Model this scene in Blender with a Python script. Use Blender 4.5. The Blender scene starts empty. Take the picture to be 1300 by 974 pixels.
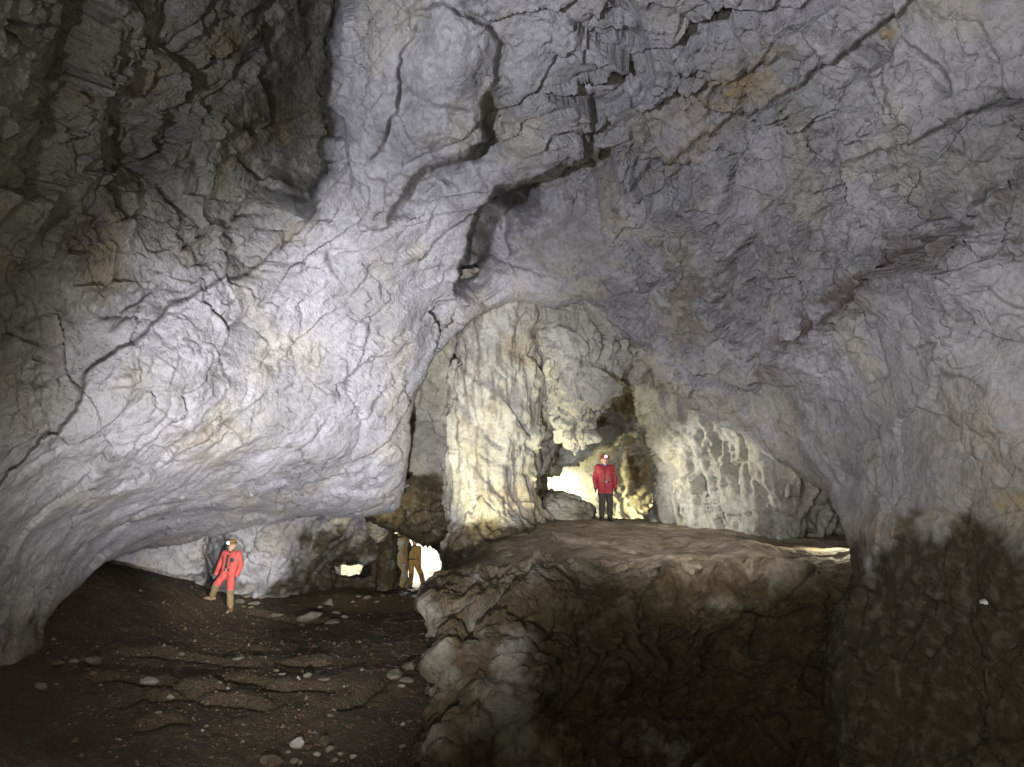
import bpy, bmesh, math, random
import numpy as np
from mathutils import Vector, Matrix
rng = np.random.default_rng(7); random.seed(7)
SC = bpy.context.scene
COL = SC.collection

# ------------------------------------------------------------------ camera
F, CU, CV, PITCH = 775.0, 650.0, 487.0, math.radians(10)
EYE = np.array([0.0, 0.0, 3.2])
cp, sp = math.cos(PITCH), math.sin(PITCH)
RIGHT, FWD, UP = np.array([1., 0, 0]), np.array([0, cp, sp]), np.array([0, -sp, cp])
def at(u, v, d):
    """survey helper: sight line (u, v) of the photograph at depth d metres -> point in the cave"""
    u, v, d = np.asarray(u, float), np.asarray(v, float), np.asarray(d, float)
    return EYE + d[..., None] * (FWD + ((u - CU) / F)[..., None] * RIGHT + ((CV - v) / F)[..., None] * UP)
cam_d = bpy.data.cameras.new('camera'); cam = bpy.data.objects.new('camera', cam_d); COL.objects.link(cam)
cam_d.sensor_width = 36; cam_d.lens = 36 * F / 1300; cam_d.clip_start = .05; cam_d.clip_end = 300
cam.location = EYE; cam.rotation_euler = (math.pi / 2 + PITCH, 0, 0)
SC.camera = cam

# ------------------------------------------------------------------ world, exposure
w = bpy.data.worlds.new('World'); SC.world = w; w.use_nodes = True
w.node_tree.nodes['Background'].inputs[0].default_value = (.5, .55, .7, 1)
w.node_tree.nodes['Background'].inputs[1].default_value = 0.0
SC.view_settings.view_transform = 'Standard'; SC.view_settings.look = 'None'
SC.view_settings.exposure = 0; SC.view_settings.gamma = 1
cy = SC.cycles
cy.use_denoising = True; cy.denoiser = 'OPENIMAGEDENOISE'
cy.denoising_input_passes = 'RGB_ALBEDO_NORMAL'; cy.denoising_prefilter = 'ACCURATE'
cy.max_bounces = 3; cy.diffuse_bounces = 2; cy.glossy_bounces = 1; cy.use_adaptive_sampling = True; cy.adaptive_threshold = .04
cy.caustics_reflective = False; cy.caustics_refractive = False; cy.sample_clamp_indirect = 4

# ------------------------------------------------------------------ lamps of the cave photographers, plus an added fill
def lamp(name, pos, target, power, color, cone=None, blend=.6, size=.12):
    l = bpy.data.lights.new(name, 'POINT' if cone is None else 'SPOT')
    l.energy = power; l.color = color; l.shadow_soft_size = size
    o = bpy.data.objects.new(name, l); COL.objects.link(o); o.location = pos
    if cone:
        l.spot_size = math.radians(cone); l.spot_blend = blend
        o.rotation_euler = (Vector(target) - Vector(pos)).to_track_quat('-Z', 'Y').to_euler()
    return o
COOL, WHITE, WARM = (.85, .87, 1.0), (1, .97, .90), (1, .93, .62)
E = Vector(EYE)
lamp('roof_lamp', E + Vector((-3.3, .2, .2)), at(720, 270, 11), 4700, COOL, 90, 1.0, .12)
lamp('overhang_lamp', E + Vector((-.6, 1.2, -1.7)), at(425, 570, 11.5), 11500, (.96, .95, 1), 60, 1.0, .12)
lamp('right_lamp', E + Vector((-1.0, -.4, -.2)), at(1100, 500, 8), 1150, (1, .97, .93), 66, 1.0, .12)
lamp('fill_lamp', E + Vector((.25, -.1, .3)), None, 700, (1, .95, .78), None, 0, .1)  # added fill beside the camera, brightens the dark ledge front and everything else
lamp('vault_lamp', E + Vector((3.2, .5, 1.2)), at(840, 668, 13), 7600, WHITE, 23, 1, .06)
lamp('flute_lamp', at(688, 628, 15.2), at(905, 610, 15.2), 1350, WHITE, 50, .8, .1)
lamp('floor_lamp', E + Vector((2.2, 1.0, -.4)), at(287, 738, 15.5), 14000, WHITE, 13, 1, .08)
lamp('pillar_lamp', at(556, 744, 12.6), at(628, 595, 15.2), 3000, WARM, 58, .6, .15)
lamp('arch_lamp', at(684, 640, 15.6), at(800, 480, 15.6), 330, WARM, 100, .6, .1)
lamp('passage_lamp', at(848, 640, 18.8), at(800, 618, 20.8), 2600, (1, .92, .5), 95, .6, .08)
lamp('passage_lamp', at(672, 616, 20.6), at(705, 628, 22), 1500, WHITE, 75, .9, .1)
lamp('ledge_lamp', at(1074, 660, 12.8), at(960, 722, 10.6), 420, WARM, 85, .8, .06)
lamp('tunnel_lamp', at(580, 712, 28.5), at(545, 715, 31), 2800, WHITE, None, 0, .15)
lamp('tunnel_lamp', at(442, 741, 26.0), at(442, 720, 28), 420, WARM, None, 0, .15)
lamp('tunnel_lamp', at(486, 640, 17.2), at(480, 690, 19.6), 110, WARM, 130, .6, .1)
lamp('tunnel_lamp', at(500, 684, 23.5), at(524, 720, 26), 70, WARM, None, 0, .1)

# ------------------------------------------------------------------ noise
def hash3(ix, iy, iz, seed):
    h = ix.astype(np.uint32) * np.uint32(73856093) ^ iy.astype(np.uint32) * np.uint32(19349663) ^ iz.astype(np.uint32) * np.uint32(83492791) ^ np.uint32(seed * 2654435 & 0xffffffff)
    h *= np.uint32(2246822519); h ^= h >> np.uint32(15); h *= np.uint32(3266489917); h ^= h >> np.uint32(13)
    return h
_G = np.random.default_rng(1).normal(size=(1024, 3)); _G /= np.linalg.norm(_G, axis=1)[:, None]; _G = _G.astype(np.float32)
_R = np.random.default_rng(2).random((4096, 3)).astype(np.float32)
def perlin(P, seed=0):
    P = P.astype(np.float32); I = np.floor(P).astype(np.int32); f = P - I
    t = f * f * f * (f * (f * 6 - 15) + 10); out = np.zeros(len(P), np.float32)
    for c in range(8):
        o = np.array([c & 1, c >> 1 & 1, c >> 2])
        g = _G[hash3(I[:, 0] + o[0], I[:, 1] + o[1], I[:, 2] + o[2], seed) & 1023]
        wgt = np.ones(len(P), np.float32)
        for a in range(3): wgt *= t[:, a] if o[a] else 1 - t[:, a]
        out += wgt * ((f - o) * g).sum(1)
    return out * 1.5
from concurrent.futures import ThreadPoolExecutor
_POOL = ThreadPoolExecutor(4)
def _par(fn):
    def g(P, seed=0, n=16384):
        if len(P) <= n: return fn(P, seed)
        r = list(_POOL.map(lambda i: fn(P[i:i + n], seed), range(0, len(P), n)))
        return tuple(np.concatenate(x) for x in zip(*r)) if isinstance(r[0], tuple) else np.concatenate(r)
    return g
perlin = _par(perlin)
def fbm(P, octv=4, gain=.5, seed=0, ridged=False):
    a, s, out = 1.0, 1.0, 0
    for k in range(octv):
        n = perlin(P * s + 17.3 * k, seed + k)
        out = out + a * ((1 - 2 * np.abs(n)) if ridged else n); a *= gain; s *= 2.03
    return out
def worley(P, seed=0):
    P = P.astype(np.float32); I = np.floor(P).astype(np.int32); n = len(P); Fr = P - I
    F1 = np.full(n, 9, np.float32); F2 = F1.copy(); ID = np.zeros(n, np.uint32); V = np.zeros((n, 3), np.float32)
    for dx in (-1, 0, 1):
        for dy in (-1, 0, 1):
            for dz in (-1, 0, 1):
                h = hash3(I[:, 0] + dx, I[:, 1] + dy, I[:, 2] + dz, seed)
                v = Fr - np.array([dx, dy, dz], np.float32) - _R[h & np.uint32(4095)]
                d = (v * v).sum(1); m = d < F1
                F2 = np.where(m, F1, np.minimum(F2, d)); F1[m] = d[m]; ID[m] = h[m]; V[m] = v[m]
    return np.sqrt(F1), np.sqrt(F2), ID, V
worley = _par(worley)
def rotm(ax, ang): return np.array(Matrix.Rotation(math.radians(ang), 3, ax))
BED = rotm('Y', -40)
def plates(P, size, seed, aniso=(.6, 1.1, 1.1), warp=.2):
    """broken plates of rock: tilted facets and open joints between them"""
    Q = (P @ BED) / size * np.array(aniso)
    Q = Q + warp * np.stack([perlin(Q * 1.3, seed + 50), perlin(Q * 1.3, seed + 51), perlin(Q * 1.3, seed + 52)], 1)
    F1, F2, ID, V = worley(Q, seed)
    r = _R[(ID >> np.uint32(5)) & np.uint32(4095)]
    h = (r[:, 0] - .5) * .7 + ((r - .5) * V).sum(1) * 1.8
    gr = np.exp(-((F2 - F1) / .07) ** 2)
    return h, gr
def smooth(a, b, x): t = np.clip((x - a) / (b - a), 0, 1); return t * t * (3 - 2 * t)

# ------------------------------------------------------------------ surface tools
def tps(pts, vals):
    pts = np.asarray(pts, float); n = len(pts)
    def U(r2): return np.where(r2 > 1e-12, .5 * r2 * np.log(np.maximum(r2, 1e-12)), 0)
    sc = np.abs(pts).max(); p = pts / sc
    K = U(((p[:, None] - p[None]) ** 2).sum(2)) + np.eye(n) * 2e-4
    Pm = np.c_[np.ones(n), p]; A = np.zeros((n + 3, n + 3)); A[:n, :n] = K; A[:n, n:] = Pm; A[n:, :n] = Pm.T
    s = np.linalg.solve(A, np.r_[np.asarray(vals, float), 0, 0, 0])
    def f(q):
        q = np.asarray(q, float) / sc; out = np.empty(len(q))
        for i in range(0, len(q), 60000):
            c = q[i:i + 60000]
            out[i:i + 60000] = U(((c[:, None] - p[None]) ** 2).sum(2)) @ s[:n] + s[n] + c @ s[n + 1:]
        return out
    return f
def crspline(pts, n):
    """Catmull-Rom through pts (k, dim), n samples"""
    pts = np.asarray(pts, float); k = len(pts)
    P = np.concatenate([[2 * pts[0] - pts[1]], pts, [2 * pts[-1] - pts[-2]]])
    t = np.linspace(0, k - 1 - 1e-9, n); i = t.astype(int); f = (t - i)
    f = f.reshape((-1,) + (1,) * (pts.ndim - 1))
    p0, p1, p2, p3 = P[i], P[i + 1], P[i + 2], P[i + 3]
    return .5 * (2 * p1 + (p2 - p0) * f + (2 * p0 - 5 * p1 + 4 * p2 - p3) * f ** 2 + (3 * p1 - p0 - 3 * p2 + p3) * f ** 3)
def roughen(poly, seg=7, amp=2.2, seed=0, closed=True):
    P = np.asarray(poly, float)
    if closed: P = np.r_[P, P[:1]]
    out = []
    for a, b in zip(P[:-1], P[1:]):
        L = np.linalg.norm(b - a); m = max(1, int(L / seg)) if L < 400 else 1
        for i in range(m): out.append(a + (b - a) * i / m)
    if not closed: out.append(P[-1])
    out = np.array(out)
    Q = np.c_[out / 40, np.full(len(out), seed * 3.7)]
    n = np.stack([fbm(Q, 3, .6, seed), fbm(Q + 31, 3, .6, seed + 9)], 1)
    return out + n * amp
def near(p, poly, closed=True):
    """distance, nearest point, side and position along a polyline"""
    A = np.asarray(poly, float); B = np.r_[A[1:], A[:1]] if closed else A[1:]
    if not closed: A = A[:-1]
    best = np.full(len(p), 1e9); bp = np.zeros_like(p); side = np.zeros(len(p)); tt = np.zeros(len(p))
    for i, (a, b) in enumerate(zip(A, B)):
        ab = b - a; L2 = max((ab ** 2).sum(), 1e-9)
        t = np.clip(((p - a) @ ab) / L2, 0, 1); q = a + t[:, None] * ab
        d = ((p - q) ** 2).sum(1); m = d < best
        best[m] = d[m]; bp[m] = q[m]; tt[m] = (i + t[m]) / len(A)
        side[m] = np.sign(ab[0] * (p[m, 1] - a[1]) - ab[1] * (p[m, 0] - a[0]))
    return np.sqrt(best), bp, side, tt
def inside(p, poly):
    A = np.asarray(poly, float); B = np.r_[A[1:], A[:1]]; r = np.zeros(len(p), bool)
    for a, b in zip(A, B):
        c = (a[1] > p[:, 1]) != (b[1] > p[:, 1])
        if abs(b[1] - a[1]) < 1e-12: continue
        r ^= c & (p[:, 0] < (b[0] - a[0]) * (p[:, 1] - a[1]) / (b[1] - a[1]) + a[0])
    return r
def add_mesh(name, verts, quads, mat, attrs=None, origin=(0, 0, 0), normals=None):
    me = bpy.data.meshes.new(name); verts = np.asarray(verts, np.float32) - np.asarray(origin, np.float32); quads = np.asarray(quads, np.int32)
    me.vertices.add(len(verts)); me.vertices.foreach_set('co', verts.ravel())
    k = quads.shape[1]
    me.loops.add(quads.size); me.loops.foreach_set('vertex_index', quads.ravel())
    me.polygons.add(len(quads)); me.polygons.foreach_set('loop_start', np.arange(0, quads.size, k, dtype=np.int32))
    me.update(calc_edges=True); me.polygons.foreach_set('use_smooth', np.ones(len(quads), bool))
    if isinstance(mat, str):
        tint = rock_tint(np.asarray(verts, np.float64) + np.asarray(origin), mat, **(attrs or {})) ; mat = M_ROCK[mat]
        a = me.attributes.new('tint', 'FLOAT_COLOR', 'POINT'); a.data.foreach_set('color', tint.astype(np.float32).ravel())
    if normals is not None: me.normals_split_custom_set_from_vertices(np.asarray(normals, np.float32))
    if mat: me.materials.append(mat)
    o = bpy.data.objects.new(name, me); COL.objects.link(o); o.location = origin
    return o
def grid_quads(r, c, valid=None):
    idx = np.arange(r * c).reshape(r, c)
    q = np.stack([idx[:-1, :-1], idx[1:, :-1], idx[1:, 1:], idx[:-1, 1:]], -1).reshape(-1, 4)
    if valid is not None: q = q[valid[q].all(1)]
    return q
def grid_normals(X):
    du, dv = np.gradient(X, axis=1), np.gradient(X, axis=0)
    n = np.cross(dv, du); n /= np.linalg.norm(n, axis=2)[..., None] + 1e-9
    return n
def compact(verts, quads, attrs, normals=None):
    used = np.zeros(len(verts), bool); used[quads.ravel()] = True
    mp = np.cumsum(used) - 1
    return verts[used], mp[quads], {k: v[used] for k, v in attrs.items()}, None if normals is None else normals[used]
def struct(o, label=None):
    o['kind'] = 'structure'
    if label: o['label'] = label
    return o
def tag(o, label, cat, group=None):
    o['label'] = label; o['category'] = cat
    if group: o['group'] = group
    return o
def blob(p, c, sx, sy, ang=0):
    a = math.radians(ang); d = p - np.array(c); x = d[:, 0] * math.cos(a) + d[:, 1] * math.sin(a); y = -d[:, 0] * math.sin(a) + d[:, 1] * math.cos(a)
    return np.exp(-(x / sx) ** 2 - (y / sy) ** 2)
def weightmap(p, pts, sig=110):
    pts = np.asarray(pts, float); num = np.zeros(len(p)); den = np.full(len(p), 1e-9)
    for u, v, wv in pts:
        g = np.exp(-((p[:, 0] - u) ** 2 + (p[:, 1] - v) ** 2) / (2 * sig * sig)) + 1e-7; num += g * wv; den += g
    return num / den

def rock_disp(P, frac, soft=.12, seed=0, fine=1.0, aniso=(.6, 1.1, 1.1)):
    """relief of broken limestone in metres; frac: how fractured (0..1+) at each point"""
    h1, g1 = plates(P, 1.25, seed + 1, aniso, .22)
    h2, g2 = plates(P, .46, seed + 2, aniso, .2)
    h3, g3 = plates(P, .19, seed + 3, aniso, .25)
    d = soft * fbm(P * .55, 4, .5, seed + 20)
    m2 = smooth(-.25, .45, fbm(P * .9 + 5, 2, .5, seed + 31)); m3 = smooth(-.2, .4, fbm(P * 1.6 + 9, 2, .5, seed + 37))
    d = d + frac * (.25 * h1 - .13 * g1 * m3 + (.3 + .7 * m2) * (.17 * h2 - .09 * g2 * (1 - m3) * m2) + fine * (.25 + .75 * m3) * (.075 * h3 - .02 * g3 * m2))
    d = d + .012 * fine * (.35 + frac) * fbm(P * 5.5, 3, .55, seed + 60)
    return d

# ------------------------------------------------------------------ materials
def nt(name):
    m = bpy.data.materials.new(name); m.use_nodes = True; t = m.node_tree; t.nodes.clear()
    o = t.nodes.new('ShaderNodeOutputMaterial'); b = t.nodes.new('ShaderNodeBsdfPrincipled'); t.links.new(b.outputs[0], o.inputs[0])
    return m, t, b
class NB:
    def __init__(s, t): s.t = t; s.co = t.nodes.new('ShaderNodeNewGeometry').outputs['Position']
    def link(s, a, b): s.t.links.new(a, b)
    def setin(s, sock, v):
        if isinstance(v, bpy.types.NodeSocket): s.link(v, sock)
        else: sock.default_value = v
    def noise(s, scale, detail=5, rough=.55, dist=0, co=None, typ='FBM'):
        n = s.t.nodes.new('ShaderNodeTexNoise'); n.noise_type = typ; n.inputs['Scale'].default_value = scale; n.inputs['Detail'].default_value = detail
        n.inputs['Roughness'].default_value = rough; n.inputs['Distortion'].default_value = dist; s.link(co or s.co, n.inputs['Vector']); return n.outputs['Fac'], n.outputs['Color']
    def vor(s, scale, feature='DISTANCE_TO_EDGE', co=None, out='Distance'):
        n = s.t.nodes.new('ShaderNodeTexVoronoi'); n.feature = feature; n.inputs['Scale'].default_value = scale; s.link(co or s.co, n.inputs['Vector']); return n.outputs[out]
    def mapr(s, v, a, b, c=0, d=1, typ='SMOOTHSTEP'):
        n = s.t.nodes.new('ShaderNodeMapRange'); n.interpolation_type = typ; s.link(v, n.inputs[0])
        for i, x in zip((1, 2, 3, 4), (a, b, c, d)): n.inputs[i].default_value = x
        return n.outputs[0]
    def math(s, op, a, b=0, clamp=False):
        n = s.t.nodes.new('ShaderNodeMath'); n.operation = op; n.use_clamp = clamp; s.setin(n.inputs[0], a); s.setin(n.inputs[1], b); return n.outputs[0]
    def mix(s, f, a, b, typ='MIX'):
        n = s.t.nodes.new('ShaderNodeMix'); n.data_type = 'RGBA'; n.blend_type = typ; s.setin(n.inputs[0], f)
        for i, x in ((6, a), (7, b)):
            if isinstance(x, bpy.types.NodeSocket): s.link(x, n.inputs[i])
            else: n.inputs[i].default_value = (*x, 1)
        return n.outputs[2]
    def attr(s, name):
        n = s.t.nodes.new('ShaderNodeAttribute'); n.attribute_name = name; return n.outputs['Fac']
    def warp(s, scale, amt):
        _, c = s.noise(scale, 3, .5); n = s.t.nodes.new('ShaderNodeVectorMath'); n.operation = 'MULTIPLY_ADD'
        s.link(c, n.inputs[0]); n.inputs[1].default_value = (amt,) * 3; s.link(s.co, n.inputs[2]); return n.outputs[0]
    def stretch(s, v, co=None):
        n = s.t.nodes.new('ShaderNodeVectorMath'); n.operation = 'MULTIPLY'; s.link(co or s.co, n.inputs[0]); n.inputs[1].default_value = v; return n.outputs[0]
    def bump(s, hgt, dist, strength=1, prev=None):
        n = s.t.nodes.new('ShaderNodeBump'); n.inputs['Distance'].default_value = dist; n.inputs['Strength'].default_value = strength
        s.link(hgt, n.inputs['Height'])
        if prev: s.link(prev, n.inputs['Normal'])
        return n.outputs[0]
ROCK = dict(pale=dict(A=(.43, .42, .44), B=(.32, .315, .315), warm=(.43, .39, .30), mud=(.052, .044, .025), vein=.6, warmth=.5),
    stained=dict(A=(.35, .345, .305), B=(.24, .235, .195), warm=(.25, .21, .12), mud=(.06, .045, .022), vein=.8, warmth=.8),
    cream=dict(A=(.46, .45, .40), B=(.33, .32, .27), warm=(.44, .40, .26), mud=(.06, .045, .022), vein=.5, warmth=.5),
    muddy=dict(A=(.21, .20, .165), B=(.135, .125, .095), warm=(.19, .155, .085), mud=(.05, .034, .014), vein=.5, warmth=.6))
def rock_tint(P, kind, mud=0, ochre=0, brown=0, lit_clay=0, rough=.6, palemix=None, seed=0):
    """colour of the rock at each point: mottling, warm patches, clayey veins, stains, lamplit ledge top"""
    k = ROCK[kind] if isinstance(kind, str) else kind; C = lambda c: np.array(c, np.float32)
    def mx(f, a, b): f = np.clip(np.broadcast_to(np.asarray(f, np.float32), (len(P),)), 0, 1)[:, None]; return a * (1 - f) + b * f
    kA, kB = C(k['A']), C(k['B'])
    if palemix is not None: kA, kB = mx(palemix, kA, C(ROCK['pale']['A'])), mx(palemix, kB, C(ROCK['pale']['B']))
    nz = lambda s, o, g, sd: .5 + .5 * fbm(P * s, o, g, sd + seed)
    c = mx(smooth(.25, .75, nz(.55, 3, .55, 301)), kA, kB)
    c = mx(smooth(.5, .85, nz(np.array([1.0, .8, .6]), 3, .5, 311)) * k['warmth'], c, C(k['warm']))
    mid = nz(2.3, 3, .62, 321)
    c = mx(.5 * smooth(.4, .95, mid), c, kB * .68)
    Q = P * 1.7 + .4 * np.stack([perlin(P * 1.5, 5), perlin(P * 1.5, 6), perlin(P * 1.5, 7)], 1)
    F1, F2, _, _ = worley(Q, 400 + seed)
    c = mx(k['vein'] * smooth(.05, .0, F2 - F1) * smooth(.45, .65, nz(.9, 2, .5, 331)), c, C((.07, .06, .045)))
    if np.any(ochre) or np.any(brown): blot = nz(3.0, 3, .68, 341)
    else: blot = 0
    c = mx(ochre * (.25 + .75 * smooth(.3, .65, blot)), c, C((.36, .25, .09)))
    c = mx(brown * smooth(.36, .62, blot), c, C((.16, .13, .12)))
    bl, st = (nz(1.1, 4, .66, 351), nz(6, 3, .7, 361)) if np.any(mud) else (.0, .0)
    mk = smooth(.22, .78, mud + (bl - .5) * .9)
    c = mx(mk * (1 - .12 * smooth(.4, .95, st)), c, mx(smooth(.5, .9, st), C(k['mud']), C(k['mud']) * 1.6))
    c = mx(lit_clay, c, mx(smooth(.45, .9, mid), C((.28, .23, .17)), C((.16, .12, .075))))  # lighter brown with lamplight painted in
    return np.c_[c, np.broadcast_to(rough, (len(P),))]
def rock_material(name, vein=.5, bump=1.0, rough=.8):
    m, t, b = nt(name); n = NB(t)
    ta = t.nodes.new('ShaderNodeAttribute'); ta.attribute_name = 'tint'; c = ta.outputs['Color']
    fine, fc = n.noise(11, 6, .68)
    mp = t.nodes.new('ShaderNodeMapping'); mp.vector_type = 'TEXTURE'; mp.inputs['Rotation'].default_value = (0, math.radians(-40), .2); mp.inputs['Scale'].default_value = (1.8, 1, 1); n.link(n.co, mp.inputs[0])
    rg, _ = n.noise(2.6, 5, .55, .25, mp.outputs[0], 'RIDGED_MULTIFRACTAL')
    vv = n.mapr(rg, .55, 1.25, 0, 1, 'LINEAR')
    c = n.mix(n.mapr(fine, .42, .70, 0, .6, 'LINEAR'), c, n.mix(1, c, (.45, .44, .42), 'MULTIPLY'))
    c = n.mix(n.math('MULTIPLY', n.mapr(rg, 1.15, 1.5, 0, 1, 'LINEAR'), vein), c, n.mix(1, c, (.35, .31, .26), 'MULTIPLY'))
    n.link(c, b.inputs['Base Color'])
    b.inputs['Roughness'].default_value = rough; b.inputs['Specular IOR Level'].default_value = .3
    h = n.math('SUBTRACT', fine, n.math('MULTIPLY', vv, .75))
    n.link(n.bump(n.math('MULTIPLY', h, ta.outputs['Alpha']), .075 * bump, 1), b.inputs['Normal'])
    return m
M_ROCK = {'pale': rock_material('pale_limestone', .6, 1), 'stained': rock_material('stained_limestone', .8, 1.4), 'cream': rock_material('cream_limestone', .5, 1.5), 'muddy': rock_material('muddy_limestone', .5, 1.6)}

def mud_floor_material():
    m, t, b = nt('brown_cave_mud'); n = NB(t)
    a, _ = n.noise(.7, 5, .6); g, _ = n.noise(14, 6, .7); p = n.vor(26, 'F1', n.warp(10, .06)); rnd = n.vor(26, 'F1', n.warp(10, .06), 'Color')
    c = n.mix(n.mapr(a, .35, .65), (.060, .042, .024), (.095, .068, .040))
    c = n.mix(n.mapr(g, .5, .75, 0, .7), c, (.15, .10, .06))
    c = n.mix(n.mapr(g, .25, .45, .6, 0), c, (.035, .021, .011))
    c = n.mix(.35, c, n.mix(1, c, rnd, 'MULTIPLY'))
    n.link(c, b.inputs['Base Color']); b.inputs['Roughness'].default_value = .75; b.inputs['Specular IOR Level'].default_value = .35
    h = n.math('ADD', n.math('MULTIPLY', g, 1.2), n.math('MULTIPLY', p, -.6))
    n.link(n.bump(h, .05, 1), b.inputs['Normal'])
    return m
M_MUD = mud_floor_material()
def plain(name, col, rough=.7, var=.3, bump=.01, scale=30, emit=None):
    m, t, b = nt(name); n = NB(t)
    tc = t.nodes.new('ShaderNodeTexCoord').outputs['Object']
    f, _ = n.noise(scale, 4, .6, co=tc)
    n.link(n.mix(n.mapr(f, .35, .7, 0, var), col, tuple(x * .4 for x in col)), b.inputs['Base Color'])
    b.inputs['Roughness'].default_value = rough
    if bump: n.link(n.bump(f, bump, .7), b.inputs['Normal'])
    if emit: b.inputs['Emission Color'].default_value = (*emit[0], 1); b.inputs['Emission Strength'].default_value = emit[1]
    return m
# ------------------------------------------------------------------ relief walls (surveyed by sight line + depth)
def relief(ctrl, us, vs, outer=None, holes=(), R=26, h=.7, W=40, k=.05, inward=.3, jitter=2.2, seed=0, feats=None, wig=5.5):
    us, vs = np.asarray(us, float), np.asarray(vs, float); nr, nc = len(vs), len(us)
    U, V = np.meshgrid(us, vs); p = np.c_[U.ravel(), V.ravel()]
    polys = ([outer] if outer is not None else []) + list(holes)
    e = np.full(len(p), -1e3); bpt = p.copy()
    if polys:
        ins = np.ones(len(p), bool) if outer is None else np.zeros(len(p), bool)
        rp = [roughen(q, 7, jitter, seed + i) for i, q in enumerate(polys)]
        for q in rp: ins ^= inside(p, q)
        dist = np.full(len(p), 1e9)
        for q0, q in zip(polys, rp):
            d0, _, _, _ = near(p, q0); m = d0 < max(R, W) + 30
            d1, b1, _, _ = near(p[m], q); ii = np.where(m)[0]; bet = d1 < dist[ii]
            dist[ii[bet]] = d1[bet]; bpt[ii[bet]] = b1[bet]
        e = np.where(ins, -np.minimum(dist, 1e3), np.minimum(dist, 1e3))
    valid = e < W
    out = e > 0
    q = p.copy(); q[out] = bpt[out] + (bpt[out] - p[out]) * inward
    D = tps([c[:2] for c in ctrl], [c[2] for c in ctrl])(q)
    s = np.clip(-e / R, 0, 1); rnd = h * (1 - np.sqrt(np.clip(1 - (1 - s) ** 2, 0, 1)))
    D = D + rnd + np.where(out, k * np.maximum(e, 0), 0)
    qq = q; D0 = D
    if feats is not None:
        Q3 = np.c_[q / 38, np.zeros(len(q))]
        qq = q + wig * np.stack([fbm(Q3, 4, .62, seed + 3), fbm(Q3 + 40, 4, .62, seed + 5)], 1)
        D = D + feats(qq)
    X = at(q[:, 0], q[:, 1], D0).reshape(nr, nc, 3)
    gx = np.linalg.norm(np.gradient(X, us, axis=1), axis=2); gy = np.linalg.norm(np.gradient(X, vs, axis=0), axis=2)
    damp = 1 / (1 + (np.maximum(gx, gy).ravel() * F / np.maximum(D, 1) / 9) ** 2)
    N = grid_normals(X).reshape(-1, 3); X = X.reshape(-1, 3)
    s0 = np.sign(np.median(((EYE - X) * N).sum(1)[~out])); N *= s0
    X0 = X; X = at(q[:, 0], q[:, 1], D)
    return dict(X0=X0, X=X, N=N, q=q, qq=qq, e=e, valid=valid, shape=(nr, nc), flip=s0 < 0, damp=damp)
def step_feat(p, line, amp, sharp=4, decay=80, side=1, groove=0, gw=3):
    """a ledge or cleft along a line: the rock on one side lies amp metres deeper, dying out over decay"""
    line = roughen(line, 14, min(2.4, decay * .09), int(abs(line[0][0])) % 97, False); lo, hi = line.min(0) - 3 * decay - 20, line.max(0) + 3 * decay + 20
    m = ((p > lo) & (p < hi)).all(1); out = np.zeros(len(p))
    d, _, sd, t = near(p[m], line, False); s = d * sd * side
    taper = smooth(0, .15, t) * smooth(0, .15, 1 - t)
    pm = p[m]; vary = np.clip(.9 + (.7 if decay < 45 else 0) * fbm(np.c_[pm / 45, 0 * pm[:, :1]], 2, .5, int(abs(line[0][1])) % 89), .2, 1.6)
    out[m] = taper * vary * (amp * smooth(-sharp, sharp, s) * np.exp(-(np.maximum(s, 0) / decay) ** 2) + groove * np.exp(-(d / gw) ** 2))
    return out
def groove(p, line, depth, wd=3): return step_feat(p, line, depth * .8, 2.0, 26, 1, depth * .5, wd * .6)

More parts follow.
